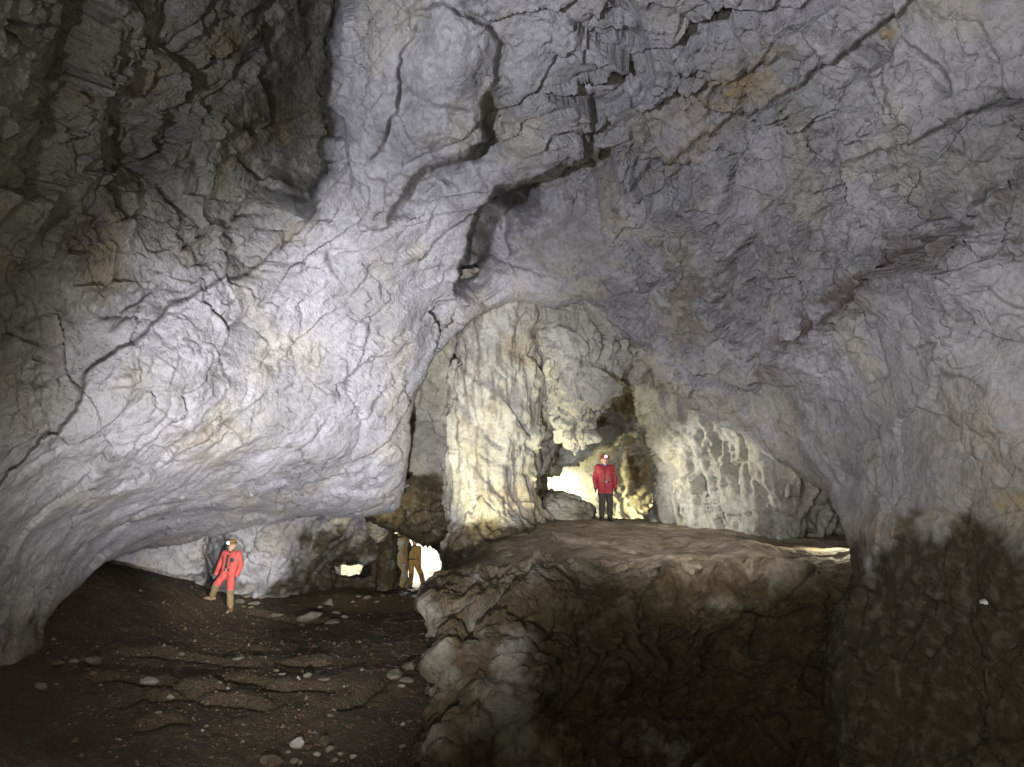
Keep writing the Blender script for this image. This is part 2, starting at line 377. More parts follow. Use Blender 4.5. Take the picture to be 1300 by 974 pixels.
SHELL = [(-260,-250,4.6),(-260,200,5.0),(-260,600,5.6),(-260,900,6.6),(-260,1150,6.6),
 (0,0,6.2),(0,150,6.7),(0,300,7.1),(0,450,7.4),(0,600,7.7),(0,700,8.3),(0,800,8.8),(0,890,9.1),(30,880,9.4),(60,790,10.3),(130,712,12),(200,692,13),(290,676,13.6),(400,656,14.3),(500,650,14.6),
 (100,50,7.6),(100,200,8.2),(100,350,8.4),(100,480,8.3),(100,600,8.7),(100,680,10.4),
 (200,0,8.4),(200,150,9.3),(200,300,9.3),(200,430,9.0),(200,550,9.3),(200,640,10.9),
 (300,50,9.8),(300,180,10.7),(300,300,10.7),(300,400,10.2),(300,520,10.4),(300,620,11.9),
 (400,50,10.3),(400,180,11.2),(390,280,11.5),(400,350,11.3),(400,450,11.6),(400,560,11.9),(400,620,12.9),
 (460,50,9.3),(470,150,10.0),(460,250,10.8),(480,330,11.7),(500,420,12.7),(500,520,13.2),(505,600,13.8),
 (560,0,8.4),(570,80,9.0),(580,160,9.9),(560,250,11.3),(560,330,12.6),(560,400,13.7),
 (650,0,8.3),(660,100,9.5),(660,200,10.9),(650,300,12.8),(650,370,14.3),
 (740,0,8.3),(760,100,9.7),(740,200,11.3),(740,300,13.0),(740,385,14.6),
 (850,0,8.2),(850,100,9.6),(850,200,10.9),(840,300,12.2),(830,400,13.6),(830,460,14.4),
 (950,0,7.9),(950,120,9.1),(950,250,10.4),(930,370,11.6),(920,470,12.9),(930,540,13.8),
 (1060,0,7.4),(1060,150,8.5),(1060,300,9.5),(1050,430,10.3),(1040,520,11),(1010,585,12.4),(1050,620,11.4),
 (1160,0,6.9),(1160,150,7.6),(1160,300,8.2),(1150,450,8.6),(1140,580,8.9),(1120,660,9.2),(1080,700,9.8),
 (1300,0,6.2),(1300,150,6.6),(1300,300,6.8),(1300,450,6.9),(1300,600,6.9),(1300,750,6.7),(1300,974,6.3),
 (1150,750,8.4),(1150,900,7.8),(1100,974,7.8),(1060,850,8.9),(1080,760,9.4),(1060,1150,7.6),
 (1560,-200,4.6),(1560,300,5.2),(1560,700,5.2),(1560,1150,5.0),(650,-250,6.2),(300,-250,6.6),(1000,-250,6.0)]
MOUTH = [(-60,1250),(-25,1010),(12,930),(28,880),(40,850),(55,800),(75,765),(100,740),(130,714),(160,702),(200,694),(250,689),(290,677),(330,665),(370,657),(400,655),(440,657),(480,655),(500,652),(512,641),(517,620),(519,582),(526,537),(532,508),(547,463),(572,427),(600,405),(622,393),(645,385),(670,388),(702,397),(720,396),(739,390),(760,405),(776,415),(798,434),(824,460),(850,497),(868,511),(900,530),(940,550),(965,570),(985,585),(1005,592),(1045,622),(1062,650),(1073,685),(1078,712),(1070,745),(1050,790),(1037,830),(1045,880),(1050,974),(1055,1250)]
CREVICE = [(437,-60),(435,0),(428,60),(415,130),(412,200),(402,245),(390,285)]
MAIN_CRACK = [(414,292),(390,285),(365,305),(335,330),(300,350),(280,355),(240,377),(215,385),(200,400),(170,430),(150,440),(125,460),(105,475),(95,510),(60,550),(0,612),(-60,660)]
def shell_feats(p):
    f = np.zeros(len(p))
    f += step_feat(p, CREVICE, 2.9, 4, 70, 1, .6, 8)
    f += step_feat(p, MAIN_CRACK, .24, 4, 90, 1, .12, 2.5)
    # boulder lobes hanging in the roof
    f -= .42 * smooth(1.3, .2, np.hypot((p[:, 0] - 573) / 60, (p[:, 1] - 72) / 66))
    f -= .35 * smooth(1.3, .2, np.hypot((p[:, 0] - 555) / 62, (p[:, 1] - 168) / 42))
    f -= .30 * smooth(1.3, .2, np.hypot((p[:, 0] - 690) / 66, (p[:, 1] - 170) / 58))
    f -= .25 * smooth(1.3, .2, np.hypot((p[:, 0] - 465) / 45, (p[:, 1] - 130) / 110))
    f += step_feat(p, [(520,15),(560,5),(610,30),(634,62),(627,102),(602,136)], .18, 4, 24, -1, .05, 2.5)
    f += step_feat(p, [(618,100),(614,172),(590,192),(560,205),(540,212),(520,236),(500,260),(488,286)], .7, 4, 34, -1, .1, 4)
    f += step_feat(p, [(535,15),(512,70),(508,125),(492,170),(468,208),(450,226)], .2, 4, 24, -1, .08, 2.5)
    f += step_feat(p, [(520,108),(548,132),(600,138)], .16, 4, 20, 1, .07, 3)
    # alcove behind the lip
    f += step_feat(p, [(580,372),(586,345),(592,320),(604,290),(614,262),(630,243),(652,238),(690,225),(720,206),(752,198),(790,196)], 1.9, 4, 80, 1, .1, 4)
    f += step_feat(p, [(576,385),(585,350),(592,320),(604,290),(614,262),(632,243),(662,236),(690,228)], 1.7, 3, 30, 1, .0, 3)
    f += step_feat(p, [(640,268),(642,300),(646,335)], .0, 4, 20, 1, .3, 3)
    f += step_feat(p, [(700,222),(735,190),(752,150),(760,118)], .3, 4, 26, 1, .12, 4)
    f += step_feat(p, [(796,-20),(812,35),(824,80),(832,92),(812,116),(785,135)], .36, 4, 28, 1, .12, 3)
    # long diagonal joints of the roof on the right
    f += step_feat(p, [(1190,-20),(1110,45),(1050,85),(1000,120),(940,148),(880,188),(815,228),(770,262)], .26, 4, 60, -1, .13, 3.5)
    f += step_feat(p, [(960,60),(1010,40),(1065,8)], .2, 4, 30, -1, .1, 3)
    f += step_feat(p, [(885,165),(905,120),(960,86),(1010,70)], .22, 5, 40, 1, .05, 4)
    f += groove(p, [(1100,52),(1125,98),(1138,150),(1150,190),(1168,208)], .16, 2.6)
    f += groove(p, [(1142,42),(1190,82),(1216,122)], .15, 2.6)
    f += groove(p, [(1085,110),(1120,92),(1160,75)], .1, 2.4)
    f += groove(p, [(1010,240),(1032,200),(1015,170)], .1, 2.4)
    f += step_feat(p, [(1290,128),(1240,140),(1180,172),(1120,195),(1060,208)], .12, 4, 30, -1, .08, 3)
    f += step_feat(p, [(800,305),(840,320),(900,352),(960,392)], .1, 4, 40, 1, .05, 3)
    f += groove(p, [(860,290),(905,350),(935,395),(965,450)], .12, 2.6)
    f += step_feat(p, [(975,478),(1010,432),(1055,398),(1110,345),(1180,298),(1250,250),(1330,215)], -.22, 6, 60, 1, 0, 3)
    f += groove(p, [(96,364),(120,373),(150,372),(190,368),(238,374)], .2, 3)
    f += groove(p, [(168,-10),(166,30),(132,66),(100,92),(70,110)], .22, 3.2)
    f += groove(p, [(215,215),(205,160),(172,210),(150,165),(118,120)], .2, 3)
    f += groove(p, [(0,36),(40,30),(90,12),(110,-10)], .2, 3)
    f += groove(p, [(232,300),(238,250),(212,225)], .12, 2.6)
    f += groove(p, [(60,590),(120,585),(150,575),(185,588),(250,582),(275,560),(240,530)], .07, 2.4)
    f += groove(p, [(270,400),(285,440),(290,500),(300,540)], .06, 2.2)
    f += groove(p, [(170,440),(190,480),(230,490),(262,520)], .08, 2.4)
    f += groove(p, [(1185,470),(1205,520),(1215,545),(1235,500),(1262,470)], .06, 2.2)
    f += groove(p, [(1060,585),(1058,600),(1066,640)], .1, 2.6)
    # pocketed cleft ahead of the arch
    f -= .25 * blob(p, (745, 470), 60, 60)
    return f
def dense(a, b, c, d, fine, coarse): return np.r_[np.arange(a, b, coarse), np.arange(b, c, fine), np.arange(c, d, coarse)]
sh = relief(SHELL, dense(-240, -12, 1312, 1540, 2.05, 8), dense(-230, -12, 986, 1120, 2.05, 8), None, [MOUTH], R=30, h=.55, W=34, k=.045, seed=3, feats=shell_feats)
q, qq = sh['q'], sh['qq']
frac = weightmap(q, [(60,80,1.7),(200,60,1.7),(330,100,1.6),(120,250,1.5),(300,230,1.2),(60,400,.8),(250,440,.75),(380,330,.75),(200,580,.42),(350,560,.42),(450,500,.5),(450,600,.3),(300,640,.28),(60,700,.35),(60,820,.4),
  (470,120,.45),(570,80,.35),(560,170,.35),(620,60,.8),(700,120,1.0),(780,90,1.5),(860,60,1.5),(540,320,.7),(470,300,.5),(500,400,.75),(700,290,.3),(720,350,.3),(850,250,1.8),(880,350,2.4),(950,300,2.5),(1000,200,1.7),(1050,300,2.4),(940,420,1.7),
  (1100,120,.6),(1200,60,.5),(1250,200,1.6),(1150,300,2.1),(1250,320,.7),(1150,450,.22),(1250,500,.22),(1050,540,.2),(980,540,.25),(1180,620,.3),(1200,800,.5),(1080,850,.6),(820,440,.6),(900,500,.5)], 62)
d = rock_disp(sh['X0'], frac, .12, 0)
fl = smooth(.3, .9, weightmap(q, [(1150,560,.6),(1200,450,.4),(900,200,0),(1000,300,0),(600,300,0),(300,600,.2),(1200,800,.3)], 90))
d = d + fl * .05 * fbm(sh['X'] * np.array([1.6, 1.6, .5]), 3, .5, 77)
X = sh['X'] + sh['N'] * (d * sh['damp'])[:, None]
mud = 1.25 * smooth(-.9, 2.4, (q[:, 1] - (672 - 22 * np.sin((q[:, 0] - 1080) / 70) - .10 * np.maximum(q[:, 0] - 1100, 0))) / 45) * smooth(960, 1040, q[:, 0])
zq = X[:, 2]
mud = np.maximum(mud, .62 * smooth(720, 900, q[:, 1]) * (q[:, 0] < 400))  # left leg: mud also carries the shading towards its foot
ochre = blob(qq, (930, 112), 66, 26, -32) * .7 + .8 * blob(qq, (1120, 50), 12, 9) + .45 * blob(qq, (880, 190), 60, 14, -38) + .5 * blob(qq, (1150, 672), 110, 22, -4) + .5 * blob(qq, (1290, 640), 70, 25) + .28 * blob(qq, (250, 570), 40, 30) + .35 * blob(qq, (60, 820), 50, 60) + .3 * blob(qq, (1250, 560), 80, 60)
brown = .95 * blob(qq, (1035, 408), 110, 20, -40) + .8 * blob(qq, (1160, 318), 110, 30, -32) + .6 * blob(qq, (1260, 245), 60, 26, -25) + .5 * blob(qq, (975, 470), 18, 12) + .5 * blob(qq, (880, 400), 60, 40) + .45 * blob(qq, (700, 280), 90, 60, -30) \
  + .9 * blob(qq, (205, 205), 24, 60, 35) + .9 * blob(qq, (115, 285), 30, 60, 35) + .5 * blob(qq, (60, 430), 70, 50) + .6 * blob(qq, (600, 330), 16, 60, 15) + .7 * blob(qq, (480, 185), 8, 30, 24) + .4 * blob(qq, (900, 330), 120, 60, -30)
attrs = dict(mud=mud, ochre=np.clip(ochre, 0, 1), brown=np.clip(brown, 0, 1), rough=np.clip(.32 + .95 * frac, 0, 1.9), palemix=.75 * np.exp(-(near(qq, MAIN_CRACK, False)[0] / 75) ** 2))
Q4 = grid_quads(*sh['shape'], sh['valid'])
if sh['flip']: Q4 = Q4[:, ::-1]
NN = grid_normals(X.reshape(*sh['shape'], 3)).reshape(-1, 3); NN *= -1 if sh['flip'] else 1
regA = inside(qq, [(437,-400),(435,0),(428,60),(415,130),(412,200),(402,245)] + MAIN_CRACK[1:] + [(-400, 760), (-400, -400)])
regB = inside(qq, MAIN_CRACK[::-1] + [(450,300),(500,290),(560,330),(585,372),(600,405),(600,1300),(-500,1300),(-500,760)]) & ~regA
regR = inside(qq, [(868,505),(975,478),(1010,432),(1055,398),(1110,345),(1180,298),(1250,250),(1330,215),(1700,100),(1700,1400),(900,1400)]) & ~regA & ~regB
reg = np.where(regA, 0, np.where(regB, 1, np.where(regR, 2, 3)))
fr = reg[Q4[:, 0]]
for i, (nm, mt) in enumerate((('cave_wall_left', 'stained'), ('overhanging_rock_wall', 'pale'), ('cave_wall_right', 'pale'), ('cave_ceiling', 'pale'))):
    v_, q_, a_, n_ = compact(X, Q4[fr == i], attrs, NN)
    struct(add_mesh(nm, v_, q_, mt, a_, normals=n_))
kf = int(np.argmin((q[:, 0] - 1240) ** 2 + (q[:, 1] - 762) ** 2)); FLAKE, FLAKE_N = X[kf].copy(), NN[kf].copy()
del sh

# rest of the chamber, behind the photographer
th, ph = np.meshgrid(np.linspace(math.radians(-128), math.radians(128), 90), np.linspace(math.radians(-35), math.radians(89), 50))
r0 = 7.2
Xb = np.stack([r0 * np.sin(th) * np.cos(ph), -r0 * np.cos(th) * np.cos(ph) + 1.0, 2.2 + 6.6 * np.sin(ph)], -1)
Nb = grid_normals(Xb).reshape(-1, 3); Xb = Xb.reshape(-1, 3)
Nb *= np.sign(((np.array([0, 0, 3.]) - Xb) * Nb).sum(1))[:, None]
Xb = Xb + Nb * (.35 * fbm(Xb * .5, 4, .5, 8))[:, None]
keep = (((Xb - EYE) @ FWD) < 4.2) & (np.abs(Xb[:, 2]) < 20)
kq = grid_quads(50, 90, keep); v_, q_, a_, _ = compact(Xb, kq, dict(mud=np.zeros(len(Xb)), ochre=np.zeros(len(Xb)), brown=np.zeros(len(Xb))))
struct(add_mesh('cave_wall_back', v_, q_, 'stained', a_))

# ------------------------------------------------------------------ walls beyond the arch
def wall(name, ctrl, us, vs, mat, outer=None, holes=(), frac=.6, soft=.12, aniso=(1, 1, 1), seed=10, flute=0, att=None, feats=None, **kw):
    r = relief(ctrl, us, vs, outer, holes, seed=seed, feats=feats, **kw)
    d = rock_disp(r['X0'], frac, soft, seed, 1.0, aniso)
    if flute:
        d = d + flute * fbm(r['X0'] * np.array([2.4, 2.4, .3]), 3, .5, seed + 71, True) * .5
    X = r['X'] + r['N'] * (d * (.3 + .7 * r['damp']))[:, None]
    Q = grid_quads(*r['shape'], r['valid'])
    if r['flip']: Q = Q[:, ::-1]
    z = np.zeros(len(X)); a = dict(mud=z, ochre=z, brown=z)
    if att: a.update(att(r['qq'], X))
    v_, q_, a_, _ = compact(X, Q, a)
    return add_mesh(name, v_, q_, mat, a_)
ar = lambda a, b, s=1.9: np.arange(a, b, s)
# vault behind the arch with the fluted wall on its right
vault_hole = [(684,690),(684,604),(700,588),(703,540),(706,500),(724,462),(776,460),(806,494),(828,546),(841,600),(839,641),(826,676),(800,720),(684,720)]
vault = wall('vault_wall', [(520,380,17),(600,400,16.6),(650,370,16),(700,400,15.6),(745,400,15.3),(780,430,15.4),(740,450,15.9),(800,470,15.8),(830,520,16.0),(848,590,16.3),(845,660,16.4),(880,560,15.5),(900,640,15.4),(930,560,14.7),(960,600,14.2),(970,650,14.1),
   (1000,600,13.8),(1035,640,13.9),(1075,690,15.0),(1100,720,15.5),(1100,600,14.2),(900,760,15.4),(1000,760,14.2),(680,460,16.5),(640,500,17.5),(600,600,18),(620,330,15.6),(900,480,14.9),(1000,520,13.7)],
   ar(610, 1140), ar(340, 740), 'cream', [(600,330),(1140,330),(1140,740),(600,740)], [vault_hole], frac=.7, soft=.16, aniso=(1, 1, .5), seed=40, flute=.38, R=22, h=.9, W=34, k=.05,
   att=lambda p, X: dict(mud=smooth(.2, 1, (p[:, 1] - 640 + .0 * p[:, 0]) / 55) * smooth(950, 1010, p[:, 0]) * .8, brown=.5 * blob(p, (1020, 640), 60, 50), ochre=.35 * blob(p, (760, 470), 60, 60)))
struct(vault)
# ceiling of the passage behind, above the caver's head
struct(wall('passage_ceiling', [(660,450,18.5),(760,450,18.4),(850,450,18.2),(690,520,19.2),(760,520,19.6),(830,520,19.0),(690,590,19.6),(740,585,20),(800,555,20.2),(840,560,19.4)],
   ar(650, 870), ar(440, 612), 'cream', [(640,430),(880,430),(870,600),(842,585),(826,556),(806,548),(790,556),(768,566),(745,580),(728,592),(705,600),(680,601),(640,602)], frac=1.1, seed=55, R=16, h=.6, W=24, k=.06,
   att=lambda p, X: dict(mud=.6 * blob(p, (805, 510), 40, 50) + .55 * blob(p, (690, 530), 30, 50), brown=.6 * blob(p, (800, 500), 40, 50) + .4 * blob(p, (690, 530), 30, 40))))  # mud and brown blobs put the recess's shade into the colour
struct(wall('passage_wall', [(640,560,22.5),(700,560,22.2),(760,560,21.8),(800,560,21),(840,560,19.6),(660,640,22.5),(720,640,22),(770,640,21.4),(800,640,20.6),(830,640,19.6),(850,640,19),(640,700,22),(760,700,21.5),(850,700,19)],
   ar(640, 880), ar(530, 700), 'cream', frac=.9, seed=66, soft=.16, att=lambda p, X: dict(ochre=.9 * blob(p, (812, 600), 30, 40), brown=.8 * blob(p, (808, 603), 9, 12) + .4 * blob(p, (800, 575), 20, 10))))
# recess left of the pillar
struct(wall('recess_wall', [(500,400,17.5),(560,400,17.2),(620,400,17),(530,480,18.2),(570,480,18),(620,480,17.6),(500,560,18.6),(560,560,18.6),(620,560,18),(490,640,18.2),(560,640,18.8),(620,640,18.4),(470,660,17.8),(500,676,18.6),(560,706,20),(620,720,20)],
   ar(440, 700), ar(380, 730), 'cream', [(430,350),(710,350),(710,740),(566,706),(545,695),(520,682),(497,674),(474,660),(430,640)], frac=.9, seed=77, R=18, h=.7, W=26, k=.07,
   att=lambda p, X: dict(mud=.95 * smooth(590, 612, p[:, 1]), brown=.3 * blob(p, (555, 480), 20, 60))))
# walls of the lower passage
low_hole = [(420,726),(424,722.5),(429,719),(434,716),(440,716.5),(445,718.5),(450,715.5),(456,715),(461,718),(465,723),(466,727),(460,729.5),(452,728),(445,731),(436,730),(428,728)]
struct(wall('lower_passage_wall', [(60,640,15),(60,760,15),(130,690,16),(140,760,16),(200,690,16.9),(250,740,16.9),(200,760,16.6),(262,700,18.2),(290,690,17.2),(330,660,16.8),(330,740,16.9),(380,650,17),(380,730,17.4),(430,660,18.2),(430,710,19.5),(400,745,18.6),(460,660,19.6),(478,690,20),(490,740,20.4),(505,700,21.2),(512,740,21.2),(420,770,20),(300,780,17),(200,600,15),(400,600,16.5),(500,600,19)],
   ar(60, 560, 1.6), ar(600, 790, 1.6), 'pale', [(40,590),(560,590),(560,640),(497,655),(497,682),(510,688),(519,691),(519,744),(519,800),(40,800)], [low_hole], frac=.8, soft=.16, seed=88, R=7, h=.4, W=5.5, k=.25, jitter=1.0,
   feats=lambda p: step_feat(p, [(262,670),(264,700),(268,725),(272,750)], 0, 4, 10, 1, .9, 4) + step_feat(p, [(300,672),(297,700),(296,760)], -.25, 4, 60, 1),
   att=lambda p, X: dict(mud=.85 * smooth(345, 420, p[:, 0]) * smooth(650, 690, p[:, 1]) + .5 * smooth(725, 745, p[:, 1]), ochre=.5 * blob(p, (480, 680), 30, 30) + .5 * blob(p, (510, 715), 12, 40), brown=.3 * blob(p, (380, 700), 50, 40))))
struct(wall('tunnel_end_wall', [(380,640,27),(450,640,27.5),(520,640,30),(600,640,31.5),(380,800,27),(450,800,28),(520,800,31.5),(600,800,32)], ar(380, 640, 2.5), ar(640, 800, 2.5), 'cream', frac=.8, seed=99))

# ------------------------------------------------------------------ lofted rock columns
def loft(name, rings, mat, origin, nseg=160, nring=220, frac=.6, soft=.1, seed=0, flute=0, aniso=(1, 1, 1), att=None):
    """rings: (u, v, d, half width px, half depth m)"""
    R = crspline(rings, nring); a = np.linspace(0, 2 * math.pi, nseg, endpoint=False)
    C = at(R[:, 0], R[:, 1], R[:, 2]); wm = R[:, 3] * R[:, 2] / F
    X = C[:, None] + np.cos(a)[None, :, None] * wm[:, None, None] * RIGHT + np.sin(a)[None, :, None] * R[:, 4][:, None, None] * FWD
    Xw = np.concatenate([X[:, -1:], X, X[:, :1]], 1); N = grid_normals(Xw)[:, 1:-1].reshape(-1, 3)
    cen = np.repeat(C[:, None], nseg, 1).reshape(-1, 3); X = X.reshape(-1, 3)
    N *= np.sign(((X - cen) * N).sum(1).mean())
    dd = rock_disp(X, frac, soft, seed, 1, aniso)
    if flute: dd = dd + flute * fbm(X * np.array([2.6, 2.6, .3]), 3, .55, seed + 71)
    X = X + N * dd[:, None]
    i = np.arange(nring * nseg).reshape(nring, nseg); j = np.roll(i, -1, 1)
    Q = np.stack([i[:-1], j[:-1], j[1:], i[1:]], -1).reshape(-1, 4)
    z = np.zeros(len(X)); at_ = dict(mud=z, ochre=z, brown=z)
    if att: at_.update(att(X))
    return add_mesh(name, X, Q, mat, at_, origin)
pb = at(620, 700, 16.4)
pil = loft('rock_pillar', [(636,352,16.4,74,1.3),(640,392,16.3,66,1.25),(637,430,16.3,58,1.15),(630,480,16.3,55,1.1),(627,530,16.3,55,1.1),(624,580,16.3,57,1.1),(624,618,16.3,56,1.15),(630,648,16.2,62,1.25),(642,676,15.9,76,1.5),(658,705,15.6,94,1.8),(668,745,15.5,104,2.0)], 'cream', pb, 260, 260, .65, .16, 120, .17, (1.2, 1.2, .45),
   lambda X: dict(brown=.45 * smooth(-.05, .35, fbm(X * np.array([2.2, 2.2, .35]), 3, .5, 5)), ochre=.3 * smooth(0, .4, fbm(X * .8, 2, .5, 9)), mud=.75 * smooth(2.75, 2.2, X[:, 2])))
tag(pil, 'thick pale limestone pillar joining the ledge to the cave roof', 'rock pillar')
pend = loft('hanging_rock', [(742,380,16.0,60,1.3),(740,420,15.9,56,1.2),(736,460,15.9,48,1.1),(736,500,15.9,40,.95),(734,525,15.9,32,.75),(731,550,15.9,21,.5),(731,567,15.9,12,.28),(732,577,15.9,2,.05)], 'cream', at(740, 400, 15.9), 220, 240, 1.35, .2, 140, .12, (1, 1, .6))
tag(pend, 'jagged rock pendant tapering to a point under the vault', 'hanging rock')
col = loft('rock_column', [(489,650,20.2,10,.4),(490,685,20.2,10,.4),(491,710,20.2,11,.4),(490,745,20.2,14,.5)], 'muddy', at(490, 745, 20.2), 60, 80, .5, .08, 150, 0, (1, 1, 1), lambda X: dict(mud=np.full(len(X), .75)))
tag(col, 'slim brown rock column in the low passage beside the tunnel lamp glow', 'rock column')
col = loft('rock_column', [(508,680,21.5,8,.35),(508,700,21.5,8,.35),(509,720,21.5,7.5,.35),(510,748,21.5,9,.4)], 'cream', at(510, 748, 21.5), 60, 80, .5, .06, 160, 0, (1, 1, 1), lambda X: dict(ochre=np.full(len(X), .95)))  # ochre puts the yellow lamplight into the column's colour
tag(col, 'yellow lit rock column behind the caver in the low passage', 'rock column')
knob = loft('rock_knob', [(481,640,19.4,12,.5),(481,660,19.3,15,.5),(480,672,19.3,14,.45),(481,684,19.3,9,.3),(482,690,19.3,2,.06)], 'cream', at(481, 650, 19.4), 60, 70, .5, .08, 170, 0, (1, 1, 1), lambda X: dict(ochre=np.full(len(X), .35)))
tag(knob, 'bright yellowish rock knob hanging at the end of the pale overhang', 'rock knob')

# ------------------------------------------------------------------ the raised ledge with its muddy front
LG = [[(590,1130,10.5),(556,1130,7.2),(640,1130,6.7),(760,1130,7.0),(880,1130,7.3),(1000,1130,7.2),(1160,1130,7.3)],
      [(590,974,11.3),(552,974,8.0),(640,974,7.7),(760,974,8.1),(880,974,8.7),(1000,974,8.5),(1160,974,8.6)],
      [(592,870,12.2),(558,868,9.1),(640,870,8.6),(760,880,9.0),(880,885,9.6),(1000,880,9.4),(1160,880,9.2)],
      [(586,800,13),(551,805,9.9),(635,800,9.35),(760,815,9.5),(880,822,9.9),(1000,818,9.8),(1160,812,9.6)],
      [(584,768,14),(545,764,10.6),(630,750,10.1),(750,752,10.0),(880,758,10.1),(1000,752,9.9),(1160,748,9.7)],
      [(588,748,15),(556,742,11.5),(640,718,11.2),(750,719,10.9),(880,724,10.6),(1000,721,10.2),(1160,718,10)],
      [(612,722,16),(590,716,13),(660,691,12.9),(750,694,12.4),(880,699,11.9),(1000,708,11.0),(1160,712,10.8)],
      [(640,690,17.5),(620,692,15),(680,669,14.8),(755,672,14.6),(870,677,14),(1000,690,13),(1160,697,12.8)],
      [(650,668,19),(655,668,17),(700,660,16.4),(765,662,16.4),(870,664,16.5),(1000,672,16),(1160,675,16)],
      [(640,657,23.5),(670,657,23.5),(720,656.5,23.5),(780,656.5,23.5),(860,656.5,23.5),(980,656.5,23.5),(1160,656.5,23.5)]]
LG = np.array(LG, float); NR, NC = 440, 410
Pw = at(LG[..., 0], LG[..., 1], LG[..., 2])
rows = crspline(Pw, NR); XL = crspline(rows.transpose(1, 0, 2), NC).transpose(1, 0, 2)
NL = grid_normals(XL).reshape(-1, 3); XLf = XL.reshape(-1, 3)
if NL[:, 2].mean() < 0: NL = -NL
tr, tc = np.meshgrid(np.linspace(0, 9, NR), np.linspace(0, 6, NC), indexing='ij'); tr, tc = tr.ravel(), tc.ravel()
top = smooth(4.6, 5.6, tr)                                    # 0 on the face, 1 on the walked surface
muddy = np.clip(smooth(.6, 4.2, tc + 1.1 * fbm(XLf * .8, 3, .5, 4) + .2 * (tr - 3)) , 0, 1)
fr_ = (1 - top) * (1.2 - .1 * muddy) + top * .16
dl = rock_disp(XLf, fr_, .16, 200)
dl = dl + (1 - top) * (.13 * fbm(XLf * 1.1, 4, .55, 33, True) + .16 * fbm(XLf * np.array([.9, .9, 1.6]), 3, .5, 37)) + top * .02 * fbm(XLf * 3, 4, .6, 44)
dl = dl - .5 * blob(np.c_[tc, tr], (4.4, 2.9), .9, .45) - .4 * blob(np.c_[tc, tr], (3.4, 1.9), .8, .3) + .25 * blob(np.c_[tc, tr], (3.2, 2.6), .5, .35) + .2 * blob(np.c_[tc, tr], (2.2, 2.2), .4, .9)
dl[tr > 6.4] *= np.clip(1 - (tr[tr > 6.4] - 6.4) / 3, .4, 1)
XLf = XLf + NL * dl[:, None]
Ql = grid_quads(NR, NC)
led = add_mesh('rock_ledge', XLf, Ql[:, ::-1] if (grid_normals(XL)[..., 2].mean() < 0) else Ql, 'muddy',
    dict(mud=np.clip(.66 + .3 * muddy + .3 * fbm(XLf * 1.6, 3, .6, 91), 0, 1) * (1 - .45 * blob(np.c_[tc, tr], (1.15, 3.2), .5, 1.3) - .5 * blob(np.c_[tc, tr], (2.0, 1.9), .25, .7)), lit_clay=smooth(3.9, 5.5, tr + .4 * fbm(XLf, 3, .5, 3)) * smooth(1.2, 2.4, tc + .3 * fbm(XLf * 1.5, 3, .5, 6)), ochre=.35 * blob(np.c_[tc, tr], (4.6, 5.2), 1.6, .5), brown=.25 * blob(np.c_[tc, tr], (1.5, 4.2), .6, .8), rough=1 - .45 * top))  # ledge top's lighter brown holds the lamplight in its colour
struct(led)
def ledge_z(x, y):
    dd = (XLf[:, 0] - x) ** 2 + (XLf[:, 1] - y) ** 2; k = np.argpartition(dd, 6)[:6]; return float(XLf[k, 2].mean())

mo = loft('boulder', [(700,622,17.6,4,.15),(702,628,17.6,22,.4),(706,640,17.5,38,.6),(708,655,17.5,50,.75),(708,675,17.5,56,.8)], 'cream', at(708, 662, 17.5), 90, 60, .7, .08, 180, 0, (1, 1, 1), lambda X: dict(mud=np.full(len(X), .35)))
tag(mo, 'rounded grey boulder beside the pillar below the bright opening', 'boulder')

# ------------------------------------------------------------------ the lower floor
FC = [(290,777,15.5),(525,750,26),(440,738,22),(400,790,16),(500,800,15),(540,900,10),(540,974,8.6),(300,974,7.5),(300,900,9.2),(300,830,12),(100,974,6.8),(100,900,8.5),(100,840,10.2),(60,800,11),(150,780,12.6),(150,723,14.6),(110,736,13.2),(215,735,15.6),(262,748,16.4),
      (150,732,18),(530,744,32),(470,747,24),(360,765,17),(-150,900,7),(-100,760,10)]
Pf = np.array([at(*c) for c in FC]); Pf = np.r_[Pf, [(-3, 3, .3), (3, 3, .4), (3, 7, -.6), (4, 12, -.5), (-12, 4, 1.2), (-16, 20, 1.2), (3, 30, -1.2), (-5, 40, -1.8), (6, 40, -1.8)]]
fz = tps(Pf[:, :2], Pf[:, 2])
xs, ys = np.arange(-15, 5.0, .05), np.r_[np.arange(1.0, 18, .045), np.arange(18, 40, .1)]
XX, YY = np.meshgrid(xs, ys); pxy = np.c_[XX.ravel(), YY.ravel()]
Z0 = fz(pxy)
def ray_floor(u, v, zf):
    ds = np.arange(5, 38, .02); P = at(np.full(len(ds), u), np.full(len(ds), v), ds)
    below = P[:, 2] < zf(P[:, :2]); i = int(np.argmax(below)) if below.any() else len(ds) - 1
    return P[i]
SC_LINES = [[(132,832),(165,830),(197,831),(239,838),(298,846),(340,852)],[(95,864),(146,867),(180,873),(208,877),(245,869)],[(112,903),(158,893),(180,884),(203,888),(242,887),(267,890),(304,892),(333,897),(371,886)],
    [(262,862),(304,865),(340,873),(381,874),(410,877),(440,886)],[(352,842),(388,846),(429,843)],[(297,775),(335,781),(371,788),(405,790),(440,785)],[(309,823),(335,829)],[(158,925),(203,920),(240,918)],[(220,878),(250,884),(290,880)],[(420,905),(450,890),(480,870),(500,850)]]
zadd = np.zeros(len(pxy))
wv = pxy + .10 * np.stack([fbm(np.c_[pxy * 1.4, 0 * pxy[:, :1]], 3, .6, 2), fbm(np.c_[pxy * 1.4, 1 + 0 * pxy[:, :1]], 3, .6, 3)], 1)
